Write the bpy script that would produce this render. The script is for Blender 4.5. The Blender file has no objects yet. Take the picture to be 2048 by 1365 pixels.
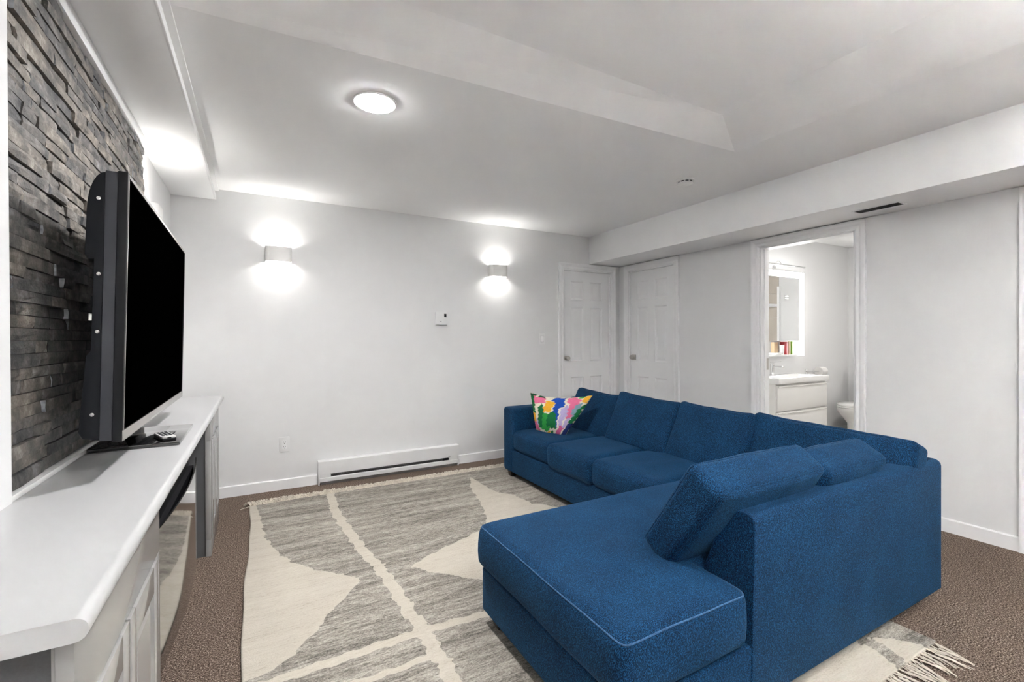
import bpy, bmesh, math, random
import numpy as np
from mathutils import Vector, Matrix, noise as mnoise

scene = bpy.context.scene
C = scene.collection
random.seed(7)

# ------------------------------------------------------------------ camera
cam_data = bpy.data.cameras.new('camera')
cam_data.sensor_width = 36.0
cam_data.lens = 920.04 / 2048 * 36.0
cam_data.clip_start = 0.02
cam = bpy.data.objects.new('camera', cam_data)
C.objects.link(cam)
_rt = Vector((0.875425, -0.4833354, -0.00423873))
_up = Vector((0.00638236, 0.00279031, 0.99997574))
_fw = Vector((0.48331185, 0.87543081, -0.00552753))
cam.matrix_world = Matrix(((_rt.x, _up.x, -_fw.x, 0), (_rt.y, _up.y, -_fw.y, 0),
                           (_rt.z, _up.z, -_fw.z, 1.246), (0, 0, 0, 1)))
scene.camera = cam

# ------------------------------------------------------------------ world, light levels, exposure
world = bpy.data.worlds.new('world'); scene.world = world
world.use_nodes = True
world.node_tree.nodes['Background'].inputs[0].default_value = (0.8, 0.85, 0.9, 1)
world.node_tree.nodes['Background'].inputs[1].default_value = 0.3
scene.cycles.use_light_tree = False; scene.cycles.sample_clamp_indirect = 0.0; scene.cycles.max_bounces = 7; scene.cycles.diffuse_bounces = 4; scene.cycles.glossy_bounces = 3
scene.cycles.caustics_reflective = False; scene.cycles.caustics_refractive = False
scene.view_settings.view_transform = 'Standard'
scene.view_settings.look = 'None'
scene.view_settings.gamma = 1.0
scene.view_settings.use_curve_mapping = False
scene.view_settings.exposure = 1.68
LED_VIEW = 150.0       # strength of the ceiling disc in view
LED_ADDED = 15.0       # added disc out of view, brightens the right side
FILL_UPLIGHT = 290.0        # added fill lamps behind the camera, lift overall brightness
SCONCE = 62.0
BATH_LED = 85.0
MIRROR_LED = 8.0

# ------------------------------------------------------------------ room measures (metres)
H_CEIL, H_SOFF = 2.423, 2.107
YB, XR, XS = 4.267, 3.846, 3.383        # back wall, right wall, face of right soffit
XL, XLS, ZLS = -0.5685, -0.2787, 2.3404 # left wall, edge and underside of left soffit
XST = -0.525                            # face of the white frame around the stone
YN = -3.4                               # wall behind the camera
ZT = 0.855                              # top of the media worktop

# ------------------------------------------------------------------ helpers: materials
def nodes_of(name):
    m = bpy.data.materials.new(name); m.use_nodes = True
    nt = m.node_tree
    return m, nt, nt.nodes['Principled BSDF']
def N(nt, typ, **kw):
    n = nt.nodes.new(typ)
    for k, v in kw.items():
        if k.startswith('i_'):
            key = k[2:]
            n.inputs[int(key) if key.isdigit() else key.replace('_', ' ')].default_value = v
        else: setattr(n, k, v)
    return n
def rgba(c): return (c[0], c[1], c[2], 1)
def ramp(nt, stops):
    n = nt.nodes.new('ShaderNodeValToRGB')
    e = n.color_ramp.elements
    while len(e) < len(stops): e.new(0.5)
    for el, (p, c) in zip(e, stops): el.position = p; el.color = rgba(c)
    return n
def pmat(name, col, rough=0.5, metal=0.0, spec=0.5, var=None, bump=None, coat=0.0, sheen=0.0):
    m, nt, b = nodes_of(name)
    b.inputs['Roughness'].default_value = rough
    b.inputs['Metallic'].default_value = metal
    b.inputs['Specular IOR Level'].default_value = spec
    b.inputs['Coat Weight'].default_value = coat
    b.inputs['Coat Roughness'].default_value = 0.08
    tc = N(nt, 'ShaderNodeTexCoord')
    vs, va = var or (6.0, 0.03)
    nz = N(nt, 'ShaderNodeTexNoise', i_Scale=vs, i_Detail=1.0)
    nt.links.new(tc.outputs['Object'], nz.inputs['Vector'])
    lo = tuple(max(0, c * (1 - va)) for c in col); hi = tuple(min(1, c * (1 + va)) for c in col)
    r = ramp(nt, [(0.3, lo), (0.7, hi)])
    nt.links.new(nz.outputs['Fac'], r.inputs['Fac'])
    nt.links.new(r.outputs['Color'], b.inputs['Base Color'])
    if bump:
        n2 = N(nt, 'ShaderNodeTexNoise', i_Scale=bump[0], i_Detail=2.0)
        nt.links.new(tc.outputs['Object'], n2.inputs['Vector'])
        bp = N(nt, 'ShaderNodeBump', i_Strength=bump[1], i_Distance=bump[2] if len(bump) > 2 else 0.002)
        nt.links.new(n2.outputs['Fac'], bp.inputs['Height'])
        nt.links.new(bp.outputs['Normal'], b.inputs['Normal'])
    return m
def emat(name, col, strength):
    m, nt, b = nodes_of(name)
    b.inputs['Base Color'].default_value = rgba((0.8, 0.8, 0.8))
    b.inputs['Emission Color'].default_value = rgba(col)
    b.inputs['Emission Strength'].default_value = strength
    m.cycles.emission_sampling = 'FRONT'
    return m

M = {}
M['wall'] = pmat('wall_paint', (0.785, 0.785, 0.787), 0.75, spec=0.25, var=(1.5, 0.01))
M['ceil'] = pmat('ceiling_paint', (0.93, 0.93, 0.93), 0.85, spec=0.15, var=(1.2, 0.01))
M['trim'] = pmat('trim_paint', (0.88, 0.88, 0.885), 0.38, spec=0.45, var=(3, 0.01))
M['door'] = pmat('door_paint', (0.88, 0.88, 0.885), 0.42, spec=0.4, var=(3, 0.012))
M['plastic'] = pmat('white_plastic', (0.80, 0.80, 0.80), 0.35, var=(8, 0.01))
M['sconce'] = pmat('sconce_paint', (0.86, 0.85, 0.83), 0.5, var=(8, 0.01))
M['counter'] = pmat('worktop_paint', (0.47, 0.47, 0.475), 0.30, spec=0.45, var=(3, 0.012), bump=(30, 0.03, 0.002))
M['cab'] = pmat('grey_cabinet_paint', (0.34, 0.335, 0.33), 0.20, spec=0.5, var=(5, 0.02), coat=0.3)
M['cab_shaded'] = pmat('shaded_cabinet_side', (0.095, 0.097, 0.102), 0.42, var=(300, 0.06))  # same cabinet grey, with the shade on the sides put into the colour
M['nickel'] = pmat('brushed_nickel', (0.55, 0.53, 0.50), 0.28, metal=1.0)
M['chrome'] = pmat('chrome', (0.80, 0.80, 0.80), 0.10, metal=1.0)
M['black'] = pmat('black_plastic', (0.010, 0.010, 0.012), 0.45, spec=0.2)
M['darkgrey'] = pmat('dark_grey_plastic', (0.012, 0.013, 0.016), 0.5, spec=0.15)
M['midgrey'] = pmat('mid_grey_plastic', (0.050, 0.052, 0.060), 0.5, spec=0.2)
M['screen'] = pmat('screen_black', (0.0002, 0.0002, 0.0002), 0.9, spec=0.0)
M['pale_grey'] = pmat('pale_grey_plastic', (0.58, 0.58, 0.57), 0.35)
M['silver'] = pmat('silver_edge', (0.60, 0.59, 0.57), 0.25, metal=1.0)
M['blackglass'] = pmat('black_glass', (0.010, 0.010, 0.011), 0.03, spec=1.0, coat=1.0)
M['fireglass'] = pmat('fireplace_glass', (0.012, 0.011, 0.010), 0.02, spec=1.0, coat=1.0)
M['wood'] = pmat('dark_wood_leg', (0.030, 0.020, 0.015), 0.4, var=(40, 0.3))
M['hgrey'] = pmat('heater_grey', (0.28, 0.28, 0.285), 0.4, metal=0.3)
M['dark'] = pmat('dark_void', (0.02, 0.02, 0.02), 0.8)
M['porcelain'] = pmat('porcelain', (0.82, 0.82, 0.81), 0.12, var=(3, 0.005), coat=0.5)
M['vanity'] = pmat('vanity_lacquer', (0.80, 0.79, 0.77), 0.25, var=(4, 0.008))
M['tile'] = pmat('shower_tile', (0.55, 0.50, 0.44), 0.3, var=(2, 0.06))
M['paper'] = pmat('tissue_paper', (0.82, 0.81, 0.79), 0.9)
M['red'] = pmat('red_print', (0.45, 0.03, 0.04), 0.4)
M['green'] = pmat('green_print', (0.22, 0.42, 0.05), 0.4)
M['beige'] = pmat('beige_print', (0.55, 0.40, 0.25), 0.5)
M['bathfloor'] = pmat('bath_floor', (0.60, 0.57, 0.53), 0.35, var=(3, 0.05))
M['led'] = emat('led_lens', (1.0, 0.995, 0.99), LED_VIEW)
M['led_added'] = emat('led_lens_added', (1.0, 0.995, 0.99), LED_ADDED)
M['fill_uplight'] = emat('fill_diffuser', (1.0, 0.995, 0.99), FILL_UPLIGHT)
M['sconce_lens'] = emat('sconce_lens', (1.0, 0.985, 0.95), SCONCE)
M['mirror_led'] = emat('mirror_led', (1.0, 0.99, 0.97), MIRROR_LED); M['mirror_led'].cycles.emission_sampling = 'NONE'
M['bath_led'] = emat('bath_led', (1.0, 0.97, 0.93), BATH_LED)
M['flame'] = emat('ember_lamp', (1.0, 0.35, 0.15), 2.0)
mm, nt, b = nodes_of('mirror_glass'); M['mirror'] = mm
b.inputs['Metallic'].default_value = 1.0; b.inputs['Roughness'].default_value = 0.01
_n = N(nt, 'ShaderNodeTexNoise', i_Scale=2.0)
_r = ramp(nt, [(0, (0.86, 0.87, 0.87)), (1, (0.89, 0.90, 0.90))])
nt.links.new(_n.outputs['Fac'], _r.inputs['Fac']); nt.links.new(_r.outputs['Color'], b.inputs['Base Color'])

# carpet: brown looped pile with pale and dark flecks
m, nt, b = nodes_of('brown_carpet'); M['carpet'] = m
tc = N(nt, 'ShaderNodeTexCoord')
n1 = N(nt, 'ShaderNodeTexNoise', i_Scale=170.0, i_Detail=2.0, i_Roughness=0.8)
nt.links.new(tc.outputs['Object'], n1.inputs['Vector'])
r1 = ramp(nt, [(0.33, (0.022, 0.015, 0.012)), (0.45, (0.105, 0.074, 0.057)), (0.55, (0.215, 0.160, 0.127)), (0.68, (0.56, 0.46, 0.38))])
nt.links.new(n1.outputs['Fac'], r1.inputs['Fac'])
nt.links.new(r1.outputs['Color'], b.inputs['Base Color'])
b.inputs['Roughness'].default_value = 0.95; b.inputs['Specular IOR Level'].default_value = 0.1
bp = N(nt, 'ShaderNodeBump', i_Strength=0.8, i_Distance=0.006)
nt.links.new(n1.outputs['Fac'], bp.inputs['Height']); nt.links.new(bp.outputs['Normal'], b.inputs['Normal'])

# navy upholstery: two-tone woven yarn
m, nt, b = nodes_of('navy_weave'); M['sofa'] = m
tc = N(nt, 'ShaderNodeTexCoord')
mp = N(nt, 'ShaderNodeMapping'); mp.inputs['Scale'].default_value = (1.0, 1.0, 0.55); mp.inputs['Rotation'].default_value = (0.35, 0.5, 0.6)
nt.links.new(tc.outputs['Object'], mp.inputs['Vector'])
nn = N(nt, 'ShaderNodeTexNoise', i_Scale=430.0, i_Detail=1.0, i_Roughness=0.7)
nt.links.new(mp.outputs['Vector'], nn.inputs['Vector'])
big = N(nt, 'ShaderNodeTexNoise', i_Scale=7.0, i_Detail=2.0); nt.links.new(tc.outputs['Object'], big.inputs['Vector'])
a3 = N(nt, 'ShaderNodeMath', operation='MULTIPLY_ADD'); a3.inputs[1].default_value = 0.10
nt.links.new(big.outputs['Fac'], a3.inputs[0]); nt.links.new(nn.outputs['Fac'], a3.inputs[2])
rs = ramp(nt, [(0.36, (0.0003, 0.0038, 0.015)), (0.55, (0.0018, 0.0235, 0.068)), (0.76, (0.011, 0.095, 0.228))])
nt.links.new(a3.outputs[0], rs.inputs['Fac']); nt.links.new(rs.outputs['Color'], b.inputs['Base Color'])
b.inputs['Roughness'].default_value = 0.85; b.inputs['Specular IOR Level'].default_value = 0.2
b.inputs['Sheen Weight'].default_value = 0.12; b.inputs['Sheen Roughness'].default_value = 0.4
b.inputs['Sheen Tint'].default_value = (0.12, 0.45, 0.85, 1)
bp = N(nt, 'ShaderNodeBump', i_Strength=0.35, i_Distance=0.002)
nt.links.new(nn.outputs['Fac'], bp.inputs['Height']); nt.links.new(bp.outputs['Normal'], b.inputs['Normal'])
M['piping'] = pmat('navy_piping', (0.045, 0.110, 0.215), 0.8, spec=0.2, var=(200, 0.3))

# slate: each stone its own tone, pale veins and flecks
m, nt, b = nodes_of('slate'); M['slate'] = m
tc = N(nt, 'ShaderNodeTexCoord'); oi = N(nt, 'ShaderNodeObjectInfo')
ofs = N(nt, 'ShaderNodeVectorMath', operation='ADD'); sc_ = N(nt, 'ShaderNodeMath', operation='MULTIPLY'); sc_.inputs[1].default_value = 37.0
nt.links.new(oi.outputs['Random'], sc_.inputs[0]); nt.links.new(tc.outputs['Object'], ofs.inputs[0]); nt.links.new(sc_.outputs[0], ofs.inputs[1])
na = N(nt, 'ShaderNodeTexNoise', i_Scale=14.0, i_Detail=5.0, i_Roughness=0.68)
nb = N(nt, 'ShaderNodeTexNoise', i_Scale=45.0, i_Detail=3.0, i_Roughness=0.7)
for n_ in (na, nb): nt.links.new(ofs.outputs[0], n_.inputs['Vector'])
ra = ramp(nt, [(0.30, (0.065, 0.065, 0.067)), (0.46, (0.135, 0.131, 0.127)), (0.58, (0.230, 0.214, 0.198)), (0.72, (0.42, 0.41, 0.40))])
nt.links.new(na.outputs['Fac'], ra.inputs['Fac'])
mo = N(nt, 'ShaderNodeMix', data_type='RGBA', blend_type='MULTIPLY'); mo.inputs[0].default_value = 1.0
rr = ramp(nt, [(0.0, (0.72, 0.74, 0.78)), (0.5, (1.0, 0.98, 0.96)), (1.0, (1.28, 1.20, 1.10))])
nt.links.new(oi.outputs['Random'], rr.inputs['Fac'])
nt.links.new(ra.outputs['Color'], mo.inputs[6]); nt.links.new(rr.outputs['Color'], mo.inputs[7])
nt.links.new(mo.outputs[2], b.inputs['Base Color'])
b.inputs['Roughness'].default_value = 0.62; b.inputs['Specular IOR Level'].default_value = 0.4
bp = N(nt, 'ShaderNodeBump', i_Strength=0.6, i_Distance=0.006)
nt.links.new(nb.outputs['Fac'], bp.inputs['Height']); nt.links.new(bp.outputs['Normal'], b.inputs['Normal'])

# rug: flat-woven wool, cream figures (attribute "figure") on a streaked grey ground
m, nt, b = nodes_of('woven_rug'); M['rug'] = m
tc = N(nt, 'ShaderNodeTexCoord')
def streak(sx, sy, scale, det):
    mp = N(nt, 'ShaderNodeMapping'); mp.inputs['Scale'].default_value = (sx, sy, 1)
    nt.links.new(tc.outputs['Object'], mp.inputs['Vector'])
    n_ = N(nt, 'ShaderNodeTexNoise', i_Scale=scale, i_Detail=det, i_Roughness=0.6)
    nt.links.new(mp.outputs['Vector'], n_.inputs['Vector']); return n_
s1 = streak(0.10, 1.0, 14.0, 4.0); s2 = streak(0.20, 1.0, 95.0, 3.0); s3 = streak(0.6, 1.0, 210.0, 2.0)
ad = N(nt, 'ShaderNodeMath', operation='ADD'); nt.links.new(s1.outputs['Fac'], ad.inputs[0]); nt.links.new(s2.outputs['Fac'], ad.inputs[1])
ad2 = N(nt, 'ShaderNodeMath', operation='ADD'); nt.links.new(ad.outputs[0], ad2.inputs[0]); nt.links.new(s3.outputs['Fac'], ad2.inputs[1])
dv = N(nt, 'ShaderNodeMath', operation='MULTIPLY'); dv.inputs[1].default_value = 0.3333; nt.links.new(ad2.outputs[0], dv.inputs[0])
rg = ramp(nt, [(0.36, (0.085, 0.078, 0.070)), (0.44, (0.195, 0.178, 0.155)), (0.52, (0.345, 0.315, 0.275)), (0.63, (0.56, 0.52, 0.455))])
nt.links.new(dv.outputs[0], rg.inputs['Fac'])
rc = ramp(nt, [(0.34, (0.38, 0.33, 0.27)), (0.45, (0.51, 0.465, 0.395)), (0.62, (0.58, 0.535, 0.465))])
nt.links.new(dv.outputs[0], rc.inputs['Fac'])
at = N(nt, 'ShaderNodeAttribute', attribute_name='figure')
rt_ = ramp(nt, [(0.46, (0, 0, 0)), (0.54, (1, 1, 1))]); nt.links.new(at.outputs['Fac'], rt_.inputs['Fac'])
mr = N(nt, 'ShaderNodeMix', data_type='RGBA')
nt.links.new(rt_.outputs['Color'], mr.inputs[0]); nt.links.new(rg.outputs['Color'], mr.inputs[6]); nt.links.new(rc.outputs['Color'], mr.inputs[7])
nt.links.new(mr.outputs[2], b.inputs['Base Color'])
b.inputs['Roughness'].default_value = 0.95; b.inputs['Specular IOR Level'].default_value = 0.1
bp = N(nt, 'ShaderNodeBump', i_Strength=0.5, i_Distance=0.004)
nt.links.new(s3.outputs['Fac'], bp.inputs['Height']); nt.links.new(bp.outputs['Normal'], b.inputs['Normal'])
M['slate_end'] = pmat('slate_cut_end', (0.36, 0.375, 0.40), 0.6, var=(60, 0.4))
M['fringe'] = pmat('cream_cotton', (0.66, 0.60, 0.51), 0.9, spec=0.1, var=(30, 0.10))

# printed cotton of the throw pillow (attribute "print")
m, nt, b = nodes_of('printed_cotton'); M['print'] = m
at = N(nt, 'ShaderNodeAttribute', attribute_name='print'); nz = N(nt, 'ShaderNodeTexNoise', i_Scale=60.0, i_Detail=3.0)
tc = N(nt, 'ShaderNodeTexCoord'); nt.links.new(tc.outputs['Object'], nz.inputs['Vector'])
mp_ = N(nt, 'ShaderNodeMix', data_type='RGBA', blend_type='MULTIPLY'); mp_.inputs[0].default_value = 0.25
nt.links.new(at.outputs['Color'], mp_.inputs[6]); nt.links.new(nz.outputs['Fac'], mp_.inputs[7]); nt.links.new(mp_.outputs[2], b.inputs['Base Color'])
b.inputs['Roughness'].default_value = 0.8; b.inputs['Specular IOR Level'].default_value = 0.2

# ------------------------------------------------------------------ helpers: geometry
class MB:
    def __init__(self): self.v = []; self.f = []
    def add(self, vs, fs):
        k = len(self.v); self.v += [tuple(p) for p in vs]; self.f += [tuple(i + k for i in q) for q in fs]; return self
    def box(self, x0, x1, y0, y1, z0, z1):
        return self.add([(x0,y0,z0),(x1,y0,z0),(x1,y1,z0),(x0,y1,z0),(x0,y0,z1),(x1,y0,z1),(x1,y1,z1),(x0,y1,z1)],
                        [(0,3,2,1),(4,5,6,7),(0,1,5,4),(1,2,6,5),(2,3,7,6),(3,0,4,7)])
    def prism(self, poly, axis, a0, a1):
        n = len(poly)
        def P(u, w, a):
            return {'x': (a, u, w), 'y': (u, a, w), 'z': (u, w, a)}[axis]
        vs = [P(u, w, a0) for u, w in poly] + [P(u, w, a1) for u, w in poly]
        fs = [tuple(range(n - 1, -1, -1)), tuple(range(n, 2 * n))] + [(i, (i + 1) % n, n + (i + 1) % n, n + i) for i in range(n)]
        return self.add(vs, fs)
    def tube(self, path, r, seg=8, closed=False, cap=True):
        path = [Vector(p) for p in path]; n = len(path); vs = []; fs = []
        for i, p in enumerate(path):
            if closed: d = path[(i + 1) % n] - path[i - 1]
            else: d = path[min(i + 1, n - 1)] - path[max(i - 1, 0)]
            d = d.normalized() if d.length > 1e-9 else Vector((0, 0, 1))
            ref = Vector((0, 0, 1)) if abs(d.z) < 0.9 else Vector((1, 0, 0))
            a = d.cross(ref).normalized(); c = d.cross(a).normalized()
            rr_ = r[i] if isinstance(r, (list, tuple)) else r
            for k in range(seg):
                t = 2 * math.pi * k / seg
                vs.append(p + (a * math.cos(t) + c * math.sin(t)) * rr_)
        m_ = n if closed else n - 1
        for i in range(m_):
            j = (i + 1) % n
            for k in range(seg):
                fs.append((i*seg + k, i*seg + (k+1) % seg, j*seg + (k+1) % seg, j*seg + k))
        if cap and not closed:
            fs.append(tuple(range(seg - 1, -1, -1))); fs.append(tuple((n-1)*seg + k for k in range(seg)))
        return self.add(vs, fs)
    def lathe(self, prof, axis='z', c=(0, 0, 0), seg=32):
        vs = []; fs = []; n = len(prof)
        for r, h in prof:
            for k in range(seg):
                t = 2 * math.pi * k / seg; u, w = r * math.cos(t), r * math.sin(t)
                q = {'z': (u, w, h), 'x': (h, u, w), 'y': (w, h, u)}[axis]
                vs.append((q[0] + c[0], q[1] + c[1], q[2] + c[2]))
        for i in range(n - 1):
            for k in range(seg):
                fs.append((i*seg + k, i*seg + (k+1) % seg, (i+1)*seg + (k+1) % seg, (i+1)*seg + k))
        fs.append(tuple(range(seg - 1, -1, -1))); fs.append(tuple((n-1)*seg + k for k in range(seg)))
        return self.add(vs, fs)
    def build(self, name, mat, parent=None, smooth=False, bevel=0.0, segs=2, doubles=0.0, angle=35):
        me = bpy.data.meshes.new(name)
        bm = bmesh.new()
        vv = [bm.verts.new(p) for p in self.v]
        for q in self.f:
            try: bm.faces.new([vv[i] for i in q])
            except ValueError: pass
        if doubles: bmesh.ops.remove_doubles(bm, verts=bm.verts, dist=doubles)
        bmesh.ops.recalc_face_normals(bm, faces=bm.faces)
        if bevel > 0:
            ed = [e for e in bm.edges if len(e.link_faces) == 2 and e.calc_face_angle(0) > math.radians(30)]
            bmesh.ops.bevel(bm, geom=ed, offset=bevel, segments=segs, profile=0.5, affect='EDGES', clamp_overlap=True)
        bm.to_mesh(me); bm.free()
        me.materials.append(M[mat])
        if smooth or bevel > 0:
            for p in me.polygons: p.use_smooth = True
            try: me.set_sharp_from_angle(angle=math.radians(angle))
            except Exception: pass
        o = bpy.data.objects.new(name, me); C.objects.link(o)
        if parent: o.parent = parent
        return o
def glow_side(o, d, mat='plastic'):
    """only the faces of a lens that look along d give light; its rim and back are plain plastic"""
    o.data.materials.append(M[mat])
    for p_ in o.data.polygons:
        if p_.normal.dot(Vector(d)) < 0.2: p_.material_index = 1
    return o
def box(x0, x1, y0, y1, z0, z1): return MB().box(x0, x1, y0, y1, z0, z1)
def tag(o, label, cat, group=None, kind=None):
    o['label'] = label; o['category'] = cat
    if group: o['group'] = group
    if kind: o['kind'] = kind
    return o
def thing(name, label, cat, loc=(0, 0, 0), rot=(0, 0, 0), group=None):
    o = bpy.data.objects.new(name, None); C.objects.link(o)
    o.empty_display_size = 0.05
    o.location = loc; o.rotation_euler = rot
    return tag(o, label, cat, group)
def struct(o, label, cat='wall'):
    o['kind'] = 'structure'; o['label'] = label; o['category'] = cat
    return o
def rrect(x0, x1, y0, y1, r, n=5):
    pts = []
    for cx, cy, a in ((x1 - r, y1 - r, 0), (x0 + r, y1 - r, 90), (x0 + r, y0 + r, 180), (x1 - r, y0 + r, 270)):
        for k in range(n + 1):
            t = math.radians(a + 90 * k / n); pts.append((cx + r * math.cos(t), cy + r * math.sin(t)))
    return pts

# ================================================================== THE SETTING
floor = struct(box(XL - 0.15, XR + 0.13, YN - 0.1, YB + 0.12, -0.08, 0.0).build('floor', 'carpet'), 'brown flecked wall to wall carpet', 'floor')

# back wall with the opening of the left closet door
D1X0, D1X1, DH = 3.018, 3.716, 2.03
w = MB()
w.box(XL - 0.15, D1X0, YB, YB + 0.12, 0, 2.75).box(D1X1, XR + 0.12, YB, YB + 0.12, 0, 2.75).box(D1X0, D1X1, YB, YB + 0.12, DH, 2.75)
struct(w.build('wall_back', 'wall'), 'plain white back wall carrying two lit sconces')
# right wall with three openings
D2Y0, D2Y1 = 3.424, 4.098
BY0, BY1 = 1.742, 2.478
D3Y0, D3Y1 = 0.07, 0.835
w = MB()
ys = [YN, D3Y0, D3Y1, BY0, BY1, D2Y0, D2Y1, YB]
for i in range(0, 7, 2): w.box(XR, XR + 0.12, ys[i], ys[i + 1], 0, 2.75)
for y0, y1 in ((D3Y0, D3Y1), (BY0, BY1), (D2Y0, D2Y1)): w.box(XR, XR + 0.12, y0, y1, DH, 2.75)
struct(w.build('wall_right', 'wall'), 'white right wall with the open bathroom doorway')
struct(box(XL - 0.15, XR + 0.12, YN - 0.12, YN, 0, 2.75).build('wall_near', 'wall'), 'white wall opposite the back wall')
# left wall: plain behind the stone, and the proud white part beside the stone
struct(box(XL - 0.15, XL, YN, YB, 0, 2.75).build('wall_left', 'wall'), 'white left wall behind the television unit')
struct(box(XL, XST + 0.005, YN, 1.547, 0, ZLS).build('trim_1', 'wall'), 'white panel edging the near end of the stone', 'trim')
struct(box(XL, XST, 1.548, 3.158, 2.284, ZLS).build('trim_2', 'trim', bevel=0.002), 'white strip above the stone cladding', 'trim')
struct(box(XL, XST + 0.004, 1.548, 3.158, ZT, 0.870).build('trim_3', 'trim', bevel=0.002), 'thin white strip between stone and worktop', 'trim')

# ceiling: flat part, raised tray nearer the camera with sloped cheeks, soffits
TZ = 2.50
A_, B_, C_ = (XL - 0.15, 2.012), (2.650, 1.872), (2.800, YN - 0.12)   # lower edge of the sloped cheeks
A2, B2, C2 = (XL - 0.15, 1.698), (2.298, 1.698), (2.298, YN - 0.12)   # upper edge, at the tray
ceil = MB()
ceil.box(XL - 0.15, XR + 0.12, YN - 0.12, YB + 0.12, 2.62, 2.75)      # slab above
hi = lambda q: (q[0], q[1], TZ)
lo = lambda q: (q[0], q[1], H_CEIL)
ceil.add([lo(A_), lo(B_), lo((XR + 0.12, 1.872)), lo((XR + 0.12, YB + 0.12)), lo((XL - 0.15, YB + 0.12))], [(0, 1, 2, 3, 4)])
ceil.add([lo(B_), lo(C_), lo((XR + 0.12, YN - 0.12)), lo((XR + 0.12, 1.872))], [(0, 1, 2, 3)])
ceil.add([hi(A2), hi(B2), hi(C2), hi((XL - 0.15, YN - 0.12))], [(0, 1, 2, 3)])
ceil.add([lo(A_), lo(B_), hi(B2), hi(A2)], [(0, 1, 2, 3)])
ceil.add([lo(B_), lo(C_), hi(C2), hi(B2)], [(0, 1, 2, 3)])
ceiling = struct(ceil.build('ceiling', 'ceil'), 'white ceiling with a shallow raised tray', 'ceiling')
box(XS, XR, YN, YB, H_SOFF, H_CEIL + 0.01).build('soffit', 'ceil', ceiling, bevel=0.003)
box(XL, XLS - 0.008, YN, YB, ZLS, TZ + 0.02).build('soffit', 'ceil', ceiling, bevel=0.003)
box(XLS - 0.01, XLS, YN, YB, ZLS, ZLS + 0.035).build('fascia_strip', 'trim', ceiling, bevel=0.002)
box(XLS - 0.01, XLS + 0.018, YN, YB, H_CEIL - 0.012, TZ + 0.02).build('soffit_upstand', 'ceil', ceiling)

# baseboards
BBH = 0.086
def bb_prof(a, s): # profile with eased top, a = wall plane, s = direction into room
    return [(a, 0), (a + s * 0.014, 0), (a + s * 0.014, BBH - 0.006), (a + s * 0.009, BBH), (a, BBH)]
bbm = MB(); bbm.prism(bb_prof(YB, -1), 'x', XL, 0.436); bbm.prism(bb_prof(YB, -1), 'x', 1.725, 2.948)
struct(bbm.build('baseboard_back', 'trim'), 'white baseboard along the back wall', 'baseboard')
bbm = MB(); bbm.prism(bb_prof(XR, -1), 'y', 0.906, BY0 - 0.07); bbm.prism(bb_prof(XR, -1), 'y', BY1 + 0.072, D2Y0 - 0.072)
struct(bbm.build('baseboard_right', 'trim'), 'white baseboard along the right wall', 'baseboard')
struct(MB().prism(bb_prof(XL, 1), 'y', 3.80, YB).build('baseboard_left', 'trim'), 'white baseboard past the far grey cabinet', 'baseboard')

# ---- six-panel doors -------------------------------------------------
def add_casing(parent, plane, wall, s, u0, u1, ztop, cw=0.07, zmax=None):
    """plane 'y' -> wall at y=wall, u is x; plane 'x' -> wall at x=wall, u is y; s = direction into room"""
    prof = [(0.0, 0.0), (0.0, 0.010), (0.012, 0.014), (0.030, 0.011), (0.042, 0.017), (0.058, 0.020), (cw, 0.020), (cw, 0.0)]
    def side(u, d):
        mb = MB(); vs = []; n = len(prof)
        for z_, ins in ((0.0, 0), (1, 1)):
            for o, t in prof:
                zz = 0.0 if not ins else ztop + o
                uu = u + d * o
                vs.append((uu, wall + s * t, zz) if plane == 'y' else (wall + s * t, uu, zz))
        fs = [(i, (i + 1) % n, n + (i + 1) % n, n + i) for i in range(n)] + [tuple(range(n)), tuple(range(n, 2 * n))]
        mb.add(vs, fs); mb.build('casing', 'trim', parent)
    side(u0, -1); side(u1, 1)
    mb = MB(); vs = []; n = len(prof)
    for u, d in ((u0, -1), (u1, 1)):
        for o, t in prof:
            uu = u + d * o
            vs.append((uu, wall + s * t, ztop + o) if plane == 'y' else (wall + s * t, uu, ztop + o))
    mb.add(vs, [(i, (i + 1) % n, n + (i + 1) % n, n + i) for i in range(n)] + [tuple(range(n)), tuple(range(n, 2 * n))])
    mb.build('casing', 'trim', parent)
    # jamb lining
    jb = MB()
    for a, b_ in ((u0 - 0.001, u0 + 0.012), (u1 - 0.012, u1 + 0.001)):
        if plane == 'y': jb.box(a, b_, wall, wall + 0.115, 0, ztop)
        else: jb.box(wall, wall + 0.115, a, b_, 0, ztop)
    if plane == 'y': jb.box(u0, u1, wall, wall + 0.115, ztop - 0.012, ztop + 0.001)
    else: jb.box(wall, wall + 0.115, u0, u1, ztop - 0.012, ztop + 0.001)
    jb.build('jamb', 'trim', parent)
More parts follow.
